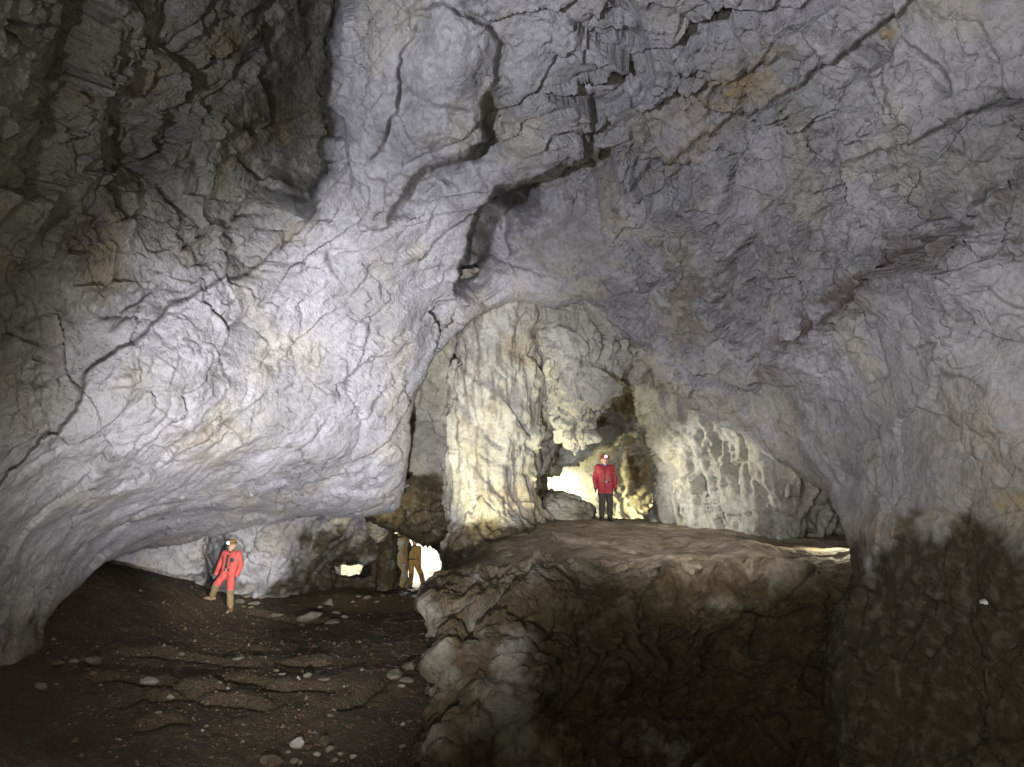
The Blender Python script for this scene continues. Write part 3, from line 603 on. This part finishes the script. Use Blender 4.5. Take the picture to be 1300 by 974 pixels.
for ln in SC_LINES:
    W = np.array([ray_floor(u, v, fz)[:2] for u, v in ln])
    lo, hi = W.min(0) - 1.6, W.max(0) + 1.6; m = ((wv > lo) & (wv < hi)).all(1)
    dd, _, sd, t = near(wv[m], W, False); s = dd * sd
    tp = smooth(0, .2, t) * smooth(0, .2, 1 - t)
    far_side = s if W[-1, 0] > W[0, 0] else -s              # + beyond the scarp
    zadd[m] += tp * (.10 * smooth(-.06, .05, far_side) * np.exp(-(np.maximum(far_side, 0) / .7) ** 2) - .13 * np.exp(-((far_side + .06) / .085) ** 2))
P3 = np.c_[pxy, Z0]
Zf = Z0 + zadd + .06 * fbm(P3 * .8, 4, .5, 12) + .022 * fbm(P3 * 4.5, 4, .6, 13) + .03 * np.maximum(fbm(P3 * 2.2, 2, .5, 14), 0)
ZG = Zf.reshape(XX.shape)
def floor_z(p):
    p = np.atleast_2d(p); i = np.clip(np.searchsorted(xs, p[:, 0]) - 1, 0, len(xs) - 2); j = np.clip(np.searchsorted(ys, p[:, 1]) - 1, 0, len(ys) - 2)
    fx = (p[:, 0] - xs[i]) / (xs[i + 1] - xs[i]); fy = (p[:, 1] - ys[j]) / (ys[j + 1] - ys[j]); fx, fy = np.clip(fx, 0, 1), np.clip(fy, 0, 1)
    return (ZG[j, i] * (1 - fx) + ZG[j, i + 1] * fx) * (1 - fy) + (ZG[j + 1, i] * (1 - fx) + ZG[j + 1, i + 1] * fx) * fy
struct(add_mesh('cave_floor', np.c_[pxy, Zf], grid_quads(*XX.shape)[:, ::-1], M_MUD))

# ------------------------------------------------------------------ loose stones
def rock_shape(seed, flat=.6, n=3):
    bm = bmesh.new(); bmesh.ops.create_icosphere(bm, subdivisions=n, radius=1)
    r = random.Random(seed); planes = [(Vector((r.gauss(0, 1), r.gauss(0, 1), r.gauss(0, 1))).normalized(), r.uniform(.55, .85)) for _ in range(11)]
    for v in bm.verts:
        for nn, dd in planes:
            k = v.co.dot(nn) - dd
            if k > 0: v.co -= nn * k
        v.co.z *= flat
    co = np.array([v.co[:] for v in bm.verts]); co += .05 * fbm(co * 2.5 + seed, 3, .6, seed)[:, None] * co
    fa = np.array([[v.index for v in f.verts] for f in bm.faces]); bm.free()
    return co, fa
STONE_PAL = dict(pale=dict(A=(.30, .29, .25), B=(.21, .20, .17), warm=(.26, .22, .14), mud=(.08, .055, .03), vein=.2, warmth=.5),
                 dull=dict(A=(.24, .22, .17), B=(.17, .15, .11), warm=(.22, .17, .09), mud=(.06, .042, .022), vein=.2, warmth=.5))
M_ROCK['stone'] = rock_material('loose_stone', .2, .5)
def stone(u, v, wpx, hpx, label, group=None, pal='pale', seed=0, name='loose_rock'):
    P = ray_floor(u, v + hpx * .3, floor_z); dist = (P - EYE) @ FWD; sx = wpx * dist / F / 2; sz = max(hpx * dist / F / 2 * .9, sx * .3)
    co, fa = rock_shape(seed + 1, 1, 3)
    r = random.Random(seed); a = r.uniform(0, 6.28); ca, sa = math.cos(a), math.sin(a)
    co = co @ np.array([[ca, sa, 0], [-sa, ca, 0], [0, 0, 1]]) * np.array([sx, max(sx * .8, sz), sz]) * 1.25
    tilt = rotm('Y', r.uniform(-14, 14)); co = co @ tilt.T
    z = float(floor_z(P[:2])[0]); org = np.array([P[0], P[1], z])
    co = co - np.array([0, 0, co[:, 2].min() * .38])
    me = bpy.data.meshes.new(name); me.from_pydata(co.tolist(), [], fa.tolist())
    t = rock_tint(co + org, STONE_PAL[pal], mud=.38 + .4 * (co[:, 2] < sz * .3), rough=.8, seed=seed % 13)
    at_ = me.attributes.new('tint', 'FLOAT_COLOR', 'POINT'); at_.data.foreach_set('color', t.astype(np.float32).ravel())
    me.materials.append(M_ROCK['stone']); o = bpy.data.objects.new(name, me); COL.objects.link(o); o.location = org
    return tag(o, label, 'rock', group)
uniq = [(120,838,21,13,'largest pale blocky rock lying alone on the dark mud shelf','pale'),(93,839,11,9,'small reddish lump beside the pale blocky rock','dull'),(70,842,20,6,'long low mud-coated stone between pale blocky rock and cave wall','dull'),
 (190,869,20,9,'flat pale rock wedged under a cracked mud scarp','pale'),(217,885,10,7,'small pale stone lodged on the middle mud scarp','pale'),(53,872,15,12,'dim rounded rock at the foot of the left cave wall','dull'),
 (393,781,32,13,'broad pale slab in the rubble behind the red-suited caver','pale'),(417,766,15,11,'olive angular block standing above the broad pale slab','pale'),(348,782,21,6,'thin flat slab lying along the scarp behind the caver','dull'),
 (391,857,10,10,'square pale stone on reddish gravel','pale'),(302,836,12,5,'low rounded pale stone below the caver on bare gravel','pale'),
 (500,857,24,13,'broad grey slab leaning beside the ledge boulder','dull'),(520,846,19,10,'pale slab topmost of the stones beside the ledge boulder','pale'),(517,864,17,8,'long tilted stone under the pale slab beside the ledge boulder','dull'),
 (378,944,18,15,'pointed pale rock, tallest in the rubble on the mud slope','pale'),(411,941,11,14,'dark upright rock in the middle of the rubble on the mud slope','dull'),(345,967,27,13,'wide pale rock lowest in the rubble on the mud slope','pale'),(511,920,6,6,'lone white pebble on dark olive mud near the boulder','pale')]
for i, (u, v, a, b, lab, pal) in enumerate(uniq): stone(u, v, a, b, lab, None, pal, 20 + i)
sets = [('small angular stone scattered around the broad pale slab', 'stones around the broad slab', [(421,790,18,7),(426,777,13,6),(405,771,9,5),(438,783,9,5),(372,768,10,5),(384,793,8,4)]),
        ('small stone in the jumble beside the red-suited caver\'s boots', 'stones beside the caver', [(304,764,11,7),(313,757,9,6),(323,766,12,6),(331,758,8,5),(317,771,8,4),(309,770,6,4)]),
        ('small stone near the bright tunnel opening', 'stones near the tunnel', [(455,757,10,5),(466,759,11,6),(478,764,7,4),(486,757,6,4),(448,764,6,4)]),
        ('little rock in the rubble on the mud slope', 'rubble stones on the mud slope', [(391,949,11,7),(418,951,12,11),(375,966,13,8),(448,961,9,6),(402,958,9,6),(432,957,8,6),(365,955,7,5),(424,966,9,6)]),
        ('small stone strewn on the reddish gravel slope', 'stones strewn on the gravel', [(350,852,8,5),(358,856,8,5),(412,862,15,5),(485,868,9,6),(510,871,9,5),(420,908,8,4),(510,948,11,4),(160,861,7,5),(230,831,8,5),(200,905,8,4)])]
k = 100
for lab, grp, ps in sets:
    for (u, v, a, b) in ps: k += 1; stone(u, v, a, b, lab, grp, 'pale' if k % 3 else 'dull', k)
# gravel too small to count
ng = 5500; gu = rng.uniform(60, 548, ng * 3); gv = rng.uniform(735, 974, ng * 3)
dens = np.clip(.25 + blob(np.c_[gu, gv], (330, 850), 170, 70) + .5 * blob(np.c_[gu, gv], (220, 790), 60, 40) + .5 * smooth(0, .5, fbm(np.c_[gu / 40, gv / 18, gu * 0], 3, .5, 8)), 0, 1)
sel = rng.random(ng * 3) < dens * .6; gu, gv = gu[sel][:ng], gv[sel][:ng]
base = np.array([(1, 0, 0), (0, 1, 0), (-1, 0, 0), (0, -1, 0), (0, 0, .8), (0, 0, -.6)], float); bf = np.array([(0, 1, 4), (1, 2, 4), (2, 3, 4), (3, 0, 4), (1, 0, 5), (2, 1, 5), (3, 2, 5), (0, 3, 5)])
ds = np.arange(6, 27, .06); V_, F_, T_ = [], [], []
pal = np.array([(.10, .065, .035), (.13, .08, .05), (.16, .13, .09), (.22, .20, .16), (.30, .28, .24)])
for i0 in range(0, len(gu), 1500):
    a, b = gu[i0:i0 + 1500], gv[i0:i0 + 1500]
    P = at(np.repeat(a[:, None], len(ds), 1), np.repeat(b[:, None], len(ds), 1), np.repeat(ds[None], len(a), 0))
    bl = P[..., 2] < floor_z(P[..., :2].reshape(-1, 2)).reshape(P.shape[:2]); j = bl.argmax(1); ok = bl.any(1) & (j > 0)
    C = P[np.arange(len(a)), j][ok]
    for c in C:
        r = float(np.exp(rng.normal(-4.05, .42))); q_ = base * (1 + rng.uniform(-.35, .35, (6, 3))) * r * rng.uniform(.7, 1.3, 3); an = rng.uniform(0, 6.28)
        q_ = q_ @ np.array([[math.cos(an), math.sin(an), 0], [-math.sin(an), math.cos(an), 0], [0, 0, 1]])
        F_.append(bf + 6 * len(V_)); V_.append(q_ + c + (0, 0, r * .2)); T_.append(np.repeat(pal[rng.choice(5, p=[.4, .34, .18, .06, .02])][None], 6, 0) * rng.uniform(.7, 1.2))
V_, F_, T_ = np.concatenate(V_), np.concatenate(F_), np.concatenate(T_)
gm = bpy.data.meshes.new('gravel'); gm.from_pydata(V_.tolist(), [], F_.tolist())
ga = gm.attributes.new('tint', 'FLOAT_COLOR', 'POINT'); ga.data.foreach_set('color', np.c_[T_, np.full(len(T_), .5)].astype(np.float32).ravel())
gm.materials.append(M_ROCK['stone']); go = bpy.data.objects.new('gravel', gm); COL.objects.link(go); go['kind'] = 'stuff'
tag(go, 'reddish brown gravel strewn over the cave floor', 'gravel')

# ------------------------------------------------------------------ cavers
def surface_nets(Fv, org, h):
    nx, ny, nz = Fv.shape; ins = Fv < 0; S = (nx - 1, ny - 1, nz - 1); pos = np.zeros(S + (3,), np.float32); cnt = np.zeros(S, np.int32)
    cs = [(i, j, k) for i in (0, 1) for j in (0, 1) for k in (0, 1)]
    sl = lambda A, c: A[c[0]:nx - 1 + c[0], c[1]:ny - 1 + c[1], c[2]:nz - 1 + c[2]]
    for a in cs:
        for ax in range(3):
            if a[ax]: continue
            b = list(a); b[ax] = 1; fa, fb = sl(Fv, a), sl(Fv, b); m = sl(ins, a) != sl(ins, b)
            t = fa[m] / (fa[m] - fb[m]); p = np.repeat(np.array(a, np.float32)[None], len(t), 0); p[:, ax] += t; pos[m] += p; cnt[m] += 1
    act = cnt > 0; idx = np.full(S, -1); idx[act] = np.arange(act.sum())
    V = (np.argwhere(act) + pos[act] / cnt[act][:, None]) * h + org; Q = []
    for ax in range(3):
        A = ins[tuple(slice(0, -1) if i == ax else slice(1, -1) for i in range(3))]; B = ins[tuple(slice(1, None) if i == ax else slice(1, -1) for i in range(3))]
        e = np.argwhere(A != B); e = e + np.array([0 if i == ax else 1 for i in range(3)])
        o1, o2 = [np.eye(3, dtype=int)[i] for i in range(3) if i != ax]
        c4 = [idx[tuple((e - x).T)] for x in (o1 + o2, o2, 0 * o1, o1)]
        q4 = np.stack(c4, 1); f = A[A != B] ^ (ax == 1); q4[~f] = q4[~f][:, ::-1]; Q.append(q4)
    Q = np.concatenate(Q); return V, Q
def sdf_body(caps, h=.0085, k=.028):
    """one continuous skin round tapered limbs; caps: (a, b, ra, rb, material, softness)"""
    A = np.array([c[0] for c in caps]); B = np.array([c[1] for c in caps]); rm = np.array([max(c[2], c[3]) for c in caps])[:, None]
    lo = np.minimum(A - rm, B - rm).min(0) - .05; hi = np.maximum(A + rm, B + rm).max(0) + .05
    n = np.ceil((hi - lo) / h).astype(int) + 1; Fv = np.full(n, .2, np.float32); ax = [lo[i] + h * np.arange(n[i]) for i in range(3)]
    def dist(P, c):
        a, b = np.array(c[0]), np.array(c[1]); ab = b - a; t = np.clip(((P - a) @ ab) / max((ab * ab).sum(), 1e-9), 0, 1)
        return np.linalg.norm(P - a - t[..., None] * ab, axis=-1) - (c[2] + (c[3] - c[2]) * t)
    for c in caps:
        r = max(c[2], c[3]) + .07; l = np.minimum(c[0], c[1]) - r; u = np.maximum(c[0], c[1]) + r
        s_ = tuple(slice(max(0, int((l[i] - lo[i]) / h)), min(n[i], int((u[i] - lo[i]) / h) + 2)) for i in range(3))
        P = np.stack(np.meshgrid(*[ax[i][s_[i]] for i in range(3)], indexing='ij'), -1); dd = dist(P, c).astype(np.float32); f0 = Fv[s_]; kk = c[5] if len(c) > 5 else k
        hh = np.clip(.5 + .5 * (f0 - dd) / kk, 0, 1); Fv[s_] = f0 * (1 - hh) + dd * hh - kk * hh * (1 - hh)
    V, Q = surface_nets(Fv, lo, h)
    D = np.stack([dist(V, c) for c in caps], 1); mat = np.array([c[4] for c in caps])[D.argmin(1)]
    return V, Q, mat
def hand(w, d, side, mat, curl=.5, spread=1):
    """palm, four fingers of unequal length and a thumb from the side of the palm; w wrist, d pointing direction"""
    w, d = np.array(w, float), np.array(d, float); d /= np.linalg.norm(d); sidev = np.array([0, -1, 0.]) ; sidev -= d * sidev.dot(d); sidev /= np.linalg.norm(sidev); inn = np.cross(d, sidev) * side; out = []
    pc = w + d * .085
    for s_ in (-.026, 0, .026): out.append((w + sidev * s_ * .6, pc + sidev * s_, .02, .018, mat, .012))
    for i, L in enumerate((.062, .072, .078, .070)):
        b = pc + sidev * (-.03 + .02 * i); m1 = b + d * L * .5 + inn * L * .12 * curl; m2 = m1 + (d * .75 + inn * .65 * curl) * L * .35; t = m2 + (d * .45 + inn * .9 * curl) * L * .3
        out += [(b, m1, .0105, .0098, mat, .003), (m1, m2, .0098, .0092, mat, .003), (m2, t, .0092, .008, mat, .003)]
    b = w + d * .03 + sidev * .03; m1 = b + d * .035 + sidev * .03 + inn * .012; out += [(b, m1, .015, .0125, mat, .006), (m1, m1 + d * .035 + sidev * .008 + inn * .012, .0125, .0095, mat, .004)]
    return out
def obj(name, V, Q, mats, parent, mi=None, smooth_=True):
    me = bpy.data.meshes.new(name); me.from_pydata([tuple(map(float, v)) for v in V], [], [tuple(map(int, f)) for f in Q])
    for m in mats: me.materials.append(m)
    if mi is not None: me.polygons.foreach_set('material_index', np.asarray(mi, np.int32))
    if smooth_: me.polygons.foreach_set('use_smooth', np.ones(len(me.polygons), bool))
    o = bpy.data.objects.new(name, me); COL.objects.link(o); o.parent = parent; return o
def small(name, fn, mat, parent):
    bm = bmesh.new(); fn(bm); me = bpy.data.meshes.new(name); bm.to_mesh(me); bm.free(); me.materials.append(mat)
    me.polygons.foreach_set('use_smooth', np.ones(len(me.polygons), bool)); o = bpy.data.objects.new(name, me); COL.objects.link(o); o.parent = parent; return o
def bbox(bm, c, s_, rot=None, bev=.15):
    M = Matrix.Translation(c) @ (rot or Matrix.Identity(4)) @ Matrix.Diagonal((*s_, 1)); g = bmesh.ops.create_cube(bm, size=1, matrix=M)
    bmesh.ops.bevel(bm, geom=list({e for v in g['verts'] for e in v.link_edges}), offset=min(s_) * bev, segments=2, affect='EDGES')
def ball(bm, c, r, sc=(1, 1, 1)): bmesh.ops.create_uvsphere(bm, u_segments=14, v_segments=10, radius=r, matrix=Matrix.Translation(c) @ Matrix.Diagonal((*sc, 1)))
def torus(bm, c, ra, rb, t, nseg=28, ns=8, zs=1.0):
    ring = []
    for i in range(nseg):
        a = 2 * math.pi * i / nseg; ring.append([bm.verts.new((c[0] + (ra + t * math.cos(b_)) * math.cos(a), c[1] + (rb + t * math.cos(b_)) * math.sin(a), c[2] + zs * t * math.sin(b_))) for b_ in [2 * math.pi * j / ns for j in range(ns)]])
    for i in range(nseg):
        for j in range(ns): bm.faces.new((ring[i][j], ring[(i + 1) % nseg][j], ring[(i + 1) % nseg][(j + 1) % ns], ring[i][(j + 1) % ns]))
M_SKIN = plain('skin', (.45, .27, .19), .55, .15, .003, 60); M_LAMP = plain('lit_lamp_lens', (.9, .9, .9), .3, 0, 0, 10, ((.93, .94, 1), 22)); M_BLACK = plain('black_webbing', (.02, .02, .02), .7); M_EYE = plain('eye_dark', (.03, .02, .015), .2, 0, 0)
def suit_cloth(col):
    m, t, b = nt('muddy_caving_suit'); n = NB(t); tc = t.nodes.new('ShaderNodeTexCoord').outputs['Object']
    f, _ = n.noise(14, 5, .65, co=tc); g, _ = n.noise(4.5, 5, .7, .4, co=tc)
    c = n.mix(n.mapr(f, .35, .7, 0, .35), col, tuple(x * .4 for x in col)); c = n.mix(n.mapr(g, .5, .72, 0, .6), c, (.17, .11, .065))
    n.link(c, b.inputs['Base Color']); b.inputs['Roughness'].default_value = .75; n.link(n.bump(f, .02, .8), b.inputs['Normal']); return m
def caver(label, loc, rotz, J, cols, helmet_col, lamp_on=True, wrinkle=.006, seed=0, ground=None, high=.12):
    root = bpy.data.objects.new('person', None); COL.objects.link(root); root.location = loc; root.rotation_euler = (0, 0, rotz); tag(root, label, 'person', None)
    mats = [suit_cloth(cols[0]), plain('muddy_trouser_leg', cols[1], .85, .5, .012, 18), plain('rubber_boot', cols[2], .6, .4, .006, 20), plain('work_glove', cols[3], .8, .3, .004, 40), M_SKIN, plain('neck_scarf', cols[4], .8, .3, .004, 30)]
    if ground is not None:
        J = dict(J); cz, sz = math.cos(rotz), math.sin(rotz)
        dz = [ground(loc[0] + a[0] * cz - a[1] * sz, loc[1] + a[0] * sz + a[1] * cz) - loc[2] for a in J['ankle']]; up = lambda t, f: tuple((p[0], p[1], p[2] + f * z) for p, z in zip(t, dz))
        J['ankle'], J['toe'], J['knee'] = up(J['ankle'], 1), up(J['toe'], 1), up(J['knee'], .5)
    c = []
    pl, ch = np.array(J['pelvis']), np.array(J['chest']); sd = np.array([1., 0, 0])
    for s_ in (-1, 1):
        c += [(pl + sd * .085 * s_, pl + (ch - pl) * .5 + sd * .08 * s_, .125, .118, 0, .05), (pl + (ch - pl) * .5 + sd * .08 * s_, ch + sd * .085 * s_, .118, .135, 0, .05)]
        sh_ = ch + np.array([.19 * s_, 0, .11]); el, wr = np.array(J['elbow'][(s_ + 1) // 2]), np.array(J['wrist'][(s_ + 1) // 2])
        c += [(ch + sd * .06 * s_ + (0, 0, .1), sh_, .085, .075, 0, .04), (sh_, el, .076, .060, 0, .03), (el, wr, .060, .047, 0, .02), (wr, wr + (wr - el) * .06, .05, .047, 0, .008)]
        c += hand(wr, (wr - el) + np.array([0, -.02, -.06]), -s_, 3, .8)
        hp = pl + np.array([.095 * s_, 0, -.03]); kn, an = np.array(J['knee'][(s_ + 1) // 2]), np.array(J['ankle'][(s_ + 1) // 2]); ft = np.array(J['toe'][(s_ + 1) // 2])
        c += [(hp, kn + (hp - kn) * high, .112, .083 + .03 * high, 0, .035), (kn + (hp - kn) * (high - .02), kn, .083 + .03 * high, .08, 1, .02), (kn, kn + (an - kn) * .75, .08, .073, 1, .02), (kn + (an - kn) * .75, an, .073, .06, 2, .02)]
        c += [(an + (0, 0, -.03), an * .7 + ft * .3 + (0, 0, -.015), .058, .05, 2, .02), (an * .6 + ft * .4, ft, .05, .04, 2, .02)]
        c += [(an + (an - ft) * .25 * np.array([1, 1, 0]) + (0, 0, -.035), an + (0, 0, -.035), .05, .05, 2, .02)]
    nk = ch + np.array([0, -.005, .17]); hd = np.array(J['head'])
    c += [(nk, nk + (hd - nk) * .55, .068, .060, 5, .02), (hd + (0, .01, -.03), hd + (0, .012, .045), .082, .094, 4, .02), (hd + (0, -.035, -.075), hd + (0, -.05, -.085), .055, .045, 4, .02),
          (hd + (0, -.088, -.005), hd + (0, -.108, -.04), .010, .016, 4, .008), (hd + (-.02, -.086, -.078), hd + (.02, -.086, -.078), .010, .010, 4, .004), (hd + (-.088, .01, -.02), hd + (-.09, .012, .01), .018, .018, 4, .006), (hd + (.088, .01, -.02), hd + (.09, .012, .01), .018, .018, 4, .006)]
    V, Q, mi = sdf_body(c)
    # cloth folds on the suit only
    N = np.zeros_like(V); fn = np.cross(V[Q[:, 1]] - V[Q[:, 0]], V[Q[:, 3]] - V[Q[:, 0]])
    for j in range(4): np.add.at(N, Q[:, j], fn)
    N /= np.linalg.norm(N, axis=1)[:, None] + 1e-12; cloth = (mi < 2).astype(float)
    V = V + N * (cloth * wrinkle * (1.6 * fbm(V * np.array([9, 9, 5]) + seed, 3, .55, seed) + .9 * fbm(V * np.array([6, 6, 16]) + seed, 2, .5, seed + 4, True)))[:, None]
    fm = mi[Q]; fm = np.sort(fm, 1)[:, 1]
    obj('body', V, Q, mats, root, fm)
    # helmet with lamp
    hy = hd + np.array([0, .008, .045]); HM = plain('helmet_shell', helmet_col, .35, .3, .002, 25)
    def shell(bm):
        prof = [(.0, .122), (.05, .116), (.085, .098), (.108, .066), (.118, .03), (.121, .0), (.130, -.006), (.128, -.014), (.112, -.012), (.100, .05), (.06, .095), (.0, .108)]; n = 26; rg = []
        for (r_, z_) in prof: rg.append([bm.verts.new((hy[0] + r_ * math.cos(a), hy[1] + r_ * 1.12 * math.sin(a) - (.018 if z_ < .0 and math.sin(a) < -.3 else 0), hy[2] + z_)) for a in [2 * math.pi * i / n for i in range(n)]])
        for a, b in zip(rg[:-1], rg[1:]):
            for i in range(n): bm.faces.new((a[i], a[(i + 1) % n], b[(i + 1) % n], b[i]))
        bmesh.ops.remove_doubles(bm, verts=bm.verts, dist=1e-5)
    hel = small('helmet', shell, HM, root)
    fr = hy + np.array([0, -.142, .045])
    small('headlamp', lambda bm: bbox(bm, fr, (.07, .045, .05), None, .25), M_BLACK, hel)
    small('lamp_lens', lambda bm: ball(bm, fr + np.array([0, -.024, 0]), .028, (1, .45, 1)), M_LAMP if lamp_on else M_BLACK, hel)
    small('lamp_strap', lambda bm: torus(bm, hy + np.array([0, 0, .035]), .114, .128, .007, 28, 6, 2.0), M_BLACK, hel)
    for s_ in (-1, 1): small('eye', lambda bm: ball(bm, hd + np.array([.032 * s_, -.079, .012]), .011, (1.3, .6, .8)), M_EYE, root)
    small('belt', lambda bm: torus(bm, pl + np.array([0, 0, .085]), .205, .128, .011, 32, 8, 2.2), M_BLACK, root)
    small('belt_buckle', lambda bm: bbox(bm, pl + np.array([0, -.142, .085]), (.06, .02, .05)), plain('dull_metal', (.3, .3, .3), .4), root)
    if J.get('zip'): small('jacket_opening', lambda bm: bbox(bm, pl * .35 + ch * .65 + np.array([-.02, -.135, .06]), (.045, .025, .34), Matrix.Rotation(math.radians(7), 4, 'Y')), plain('dark_fleece', (.035, .035, .035), .9), root)
    if J.get('pocket'): small('chest_pocket', lambda bm: bbox(bm, ch + np.array([.115, -.135, -.03]), (.10, .025, .10)), plain('grey_pocket', (.06, .065, .075), .7), root)
    return root
def foot_set(kw): return kw
STAND = dict(pelvis=(0, 0, .95), chest=(0, .0, 1.31), head=(0, -.02, 1.62), elbow=((-.27, .03, 1.15), (.27, .03, 1.15)), wrist=((-.275, -.05, .91), (.275, -.05, .91)),
    knee=((-.105, -.03, .5), (.105, -.03, .5)), ankle=((-.11, .02, .09), (.11, .02, .09)), toe=((-.14, -.16, .045), (.14, -.16, .045)))
f1 = ray_floor(287, 776, floor_z)
caver('caver in bright red suit with muddy olive shins standing under the overhang', (f1[0], f1[1], float(floor_z(f1[:2])[0]) - .0), math.radians(-8),
    dict(pelvis=(0, 0, .93), chest=(.03, .0, 1.29), head=(.03, -.03, 1.60), elbow=((-.28, .02, 1.13), (.30, .02, 1.12)), wrist=((-.27, -.13, .93), (.26, -.06, .88)), knee=((-.27, -.1, .52), (.09, -.04, .5)), ankle=((-.42, .0, .1), (.10, .03, .09)), toe=((-.62, -.08, .045), (.13, -.15, .045)), zip=1, pocket=1),
    [(.60, .095, .085), (.24, .18, .09), (.22, .15, .09), (.10, .11, .12), (.03, .03, .03)], (.34, .19, .07), seed=3, ground=lambda x, y: float(floor_z((x, y))[0]))
p2 = at(769.5, 661, 16.3)
caver('caver in dark red suit and blue scarf standing on the ledge', (p2[0], p2[1], ledge_z(p2[0], p2[1])), math.radians(4), dict(STAND, wrist=((-.27, -.03, .90), (.27, -.03, .90))),
    [(.27, .016, .028), (.035, .03, .022), (.03, .03, .025), (.03, .03, .03), (.03, .07, .42)], (.30, .05, .05), seed=5, high=.55)
p3 = ray_floor(524, 748, floor_z)
caver('caver in ochre suit seen from behind walking into the bright tunnel', (p3[0], p3[1], float(floor_z(p3[:2])[0])), math.radians(165), dict(STAND, chest=(.0, -.04, 1.30), head=(-.01, -.09, 1.60), elbow=((-.25, .06, 1.14), (.26, .05, 1.14)), wrist=((-.24, -.02, .90), (.26, .0, .90)), knee=((-.20, -.22, .52), (.07, .0, .5)), ankle=((-.36, -.16, .10), (.06, .08, .09)), toe=((-.40, -.35, .05), (.06, -.1, .045))),
    [(.36, .22, .05), (.16, .10, .04), (.05, .04, .03), (.04, .04, .04), (.1, .08, .05)], (.35, .3, .1), seed=9)
# calcite flake on the dark wall
tx = np.cross(FLAKE_N, [0, 0, 1]); tx /= np.linalg.norm(tx); tz = np.cross(tx, FLAKE_N)
outl = np.array([(-.060, .005), (-.045, .055), (-.005, .068), (.045, .05), (.066, .01), (.05, -.045), (.02, -.04), (.0, -.07), (-.035, -.045)]); nf = len(outl)
ring = [FLAKE + FLAKE_N * z + (outl[:, :1] * tx + outl[:, 1:] * tz) * k_ for z, k_ in ((-.03, 1.05), (.012, 1.0), (.026, .8))]
Vf = np.concatenate(ring + [[FLAKE + FLAKE_N * .03]]); Ff = [[r * nf + i, r * nf + (i + 1) % nf, (r + 1) * nf + (i + 1) % nf, (r + 1) * nf + i] for r in range(2) for i in range(nf)] + [[2 * nf + i, 2 * nf + (i + 1) % nf, 3 * nf] for i in range(nf)]
mf = bpy.data.meshes.new('calcite_flake'); mf.from_pydata((Vf - FLAKE).tolist(), [], Ff); mf.materials.append(plain('white_calcite', (.62, .62, .58), .6, .3, .01, 40))
fo = bpy.data.objects.new('calcite_flake', mf); COL.objects.link(fo); fo.location = FLAKE
tag(fo, 'small white calcite flake stuck to the dark muddy wall', 'flake')
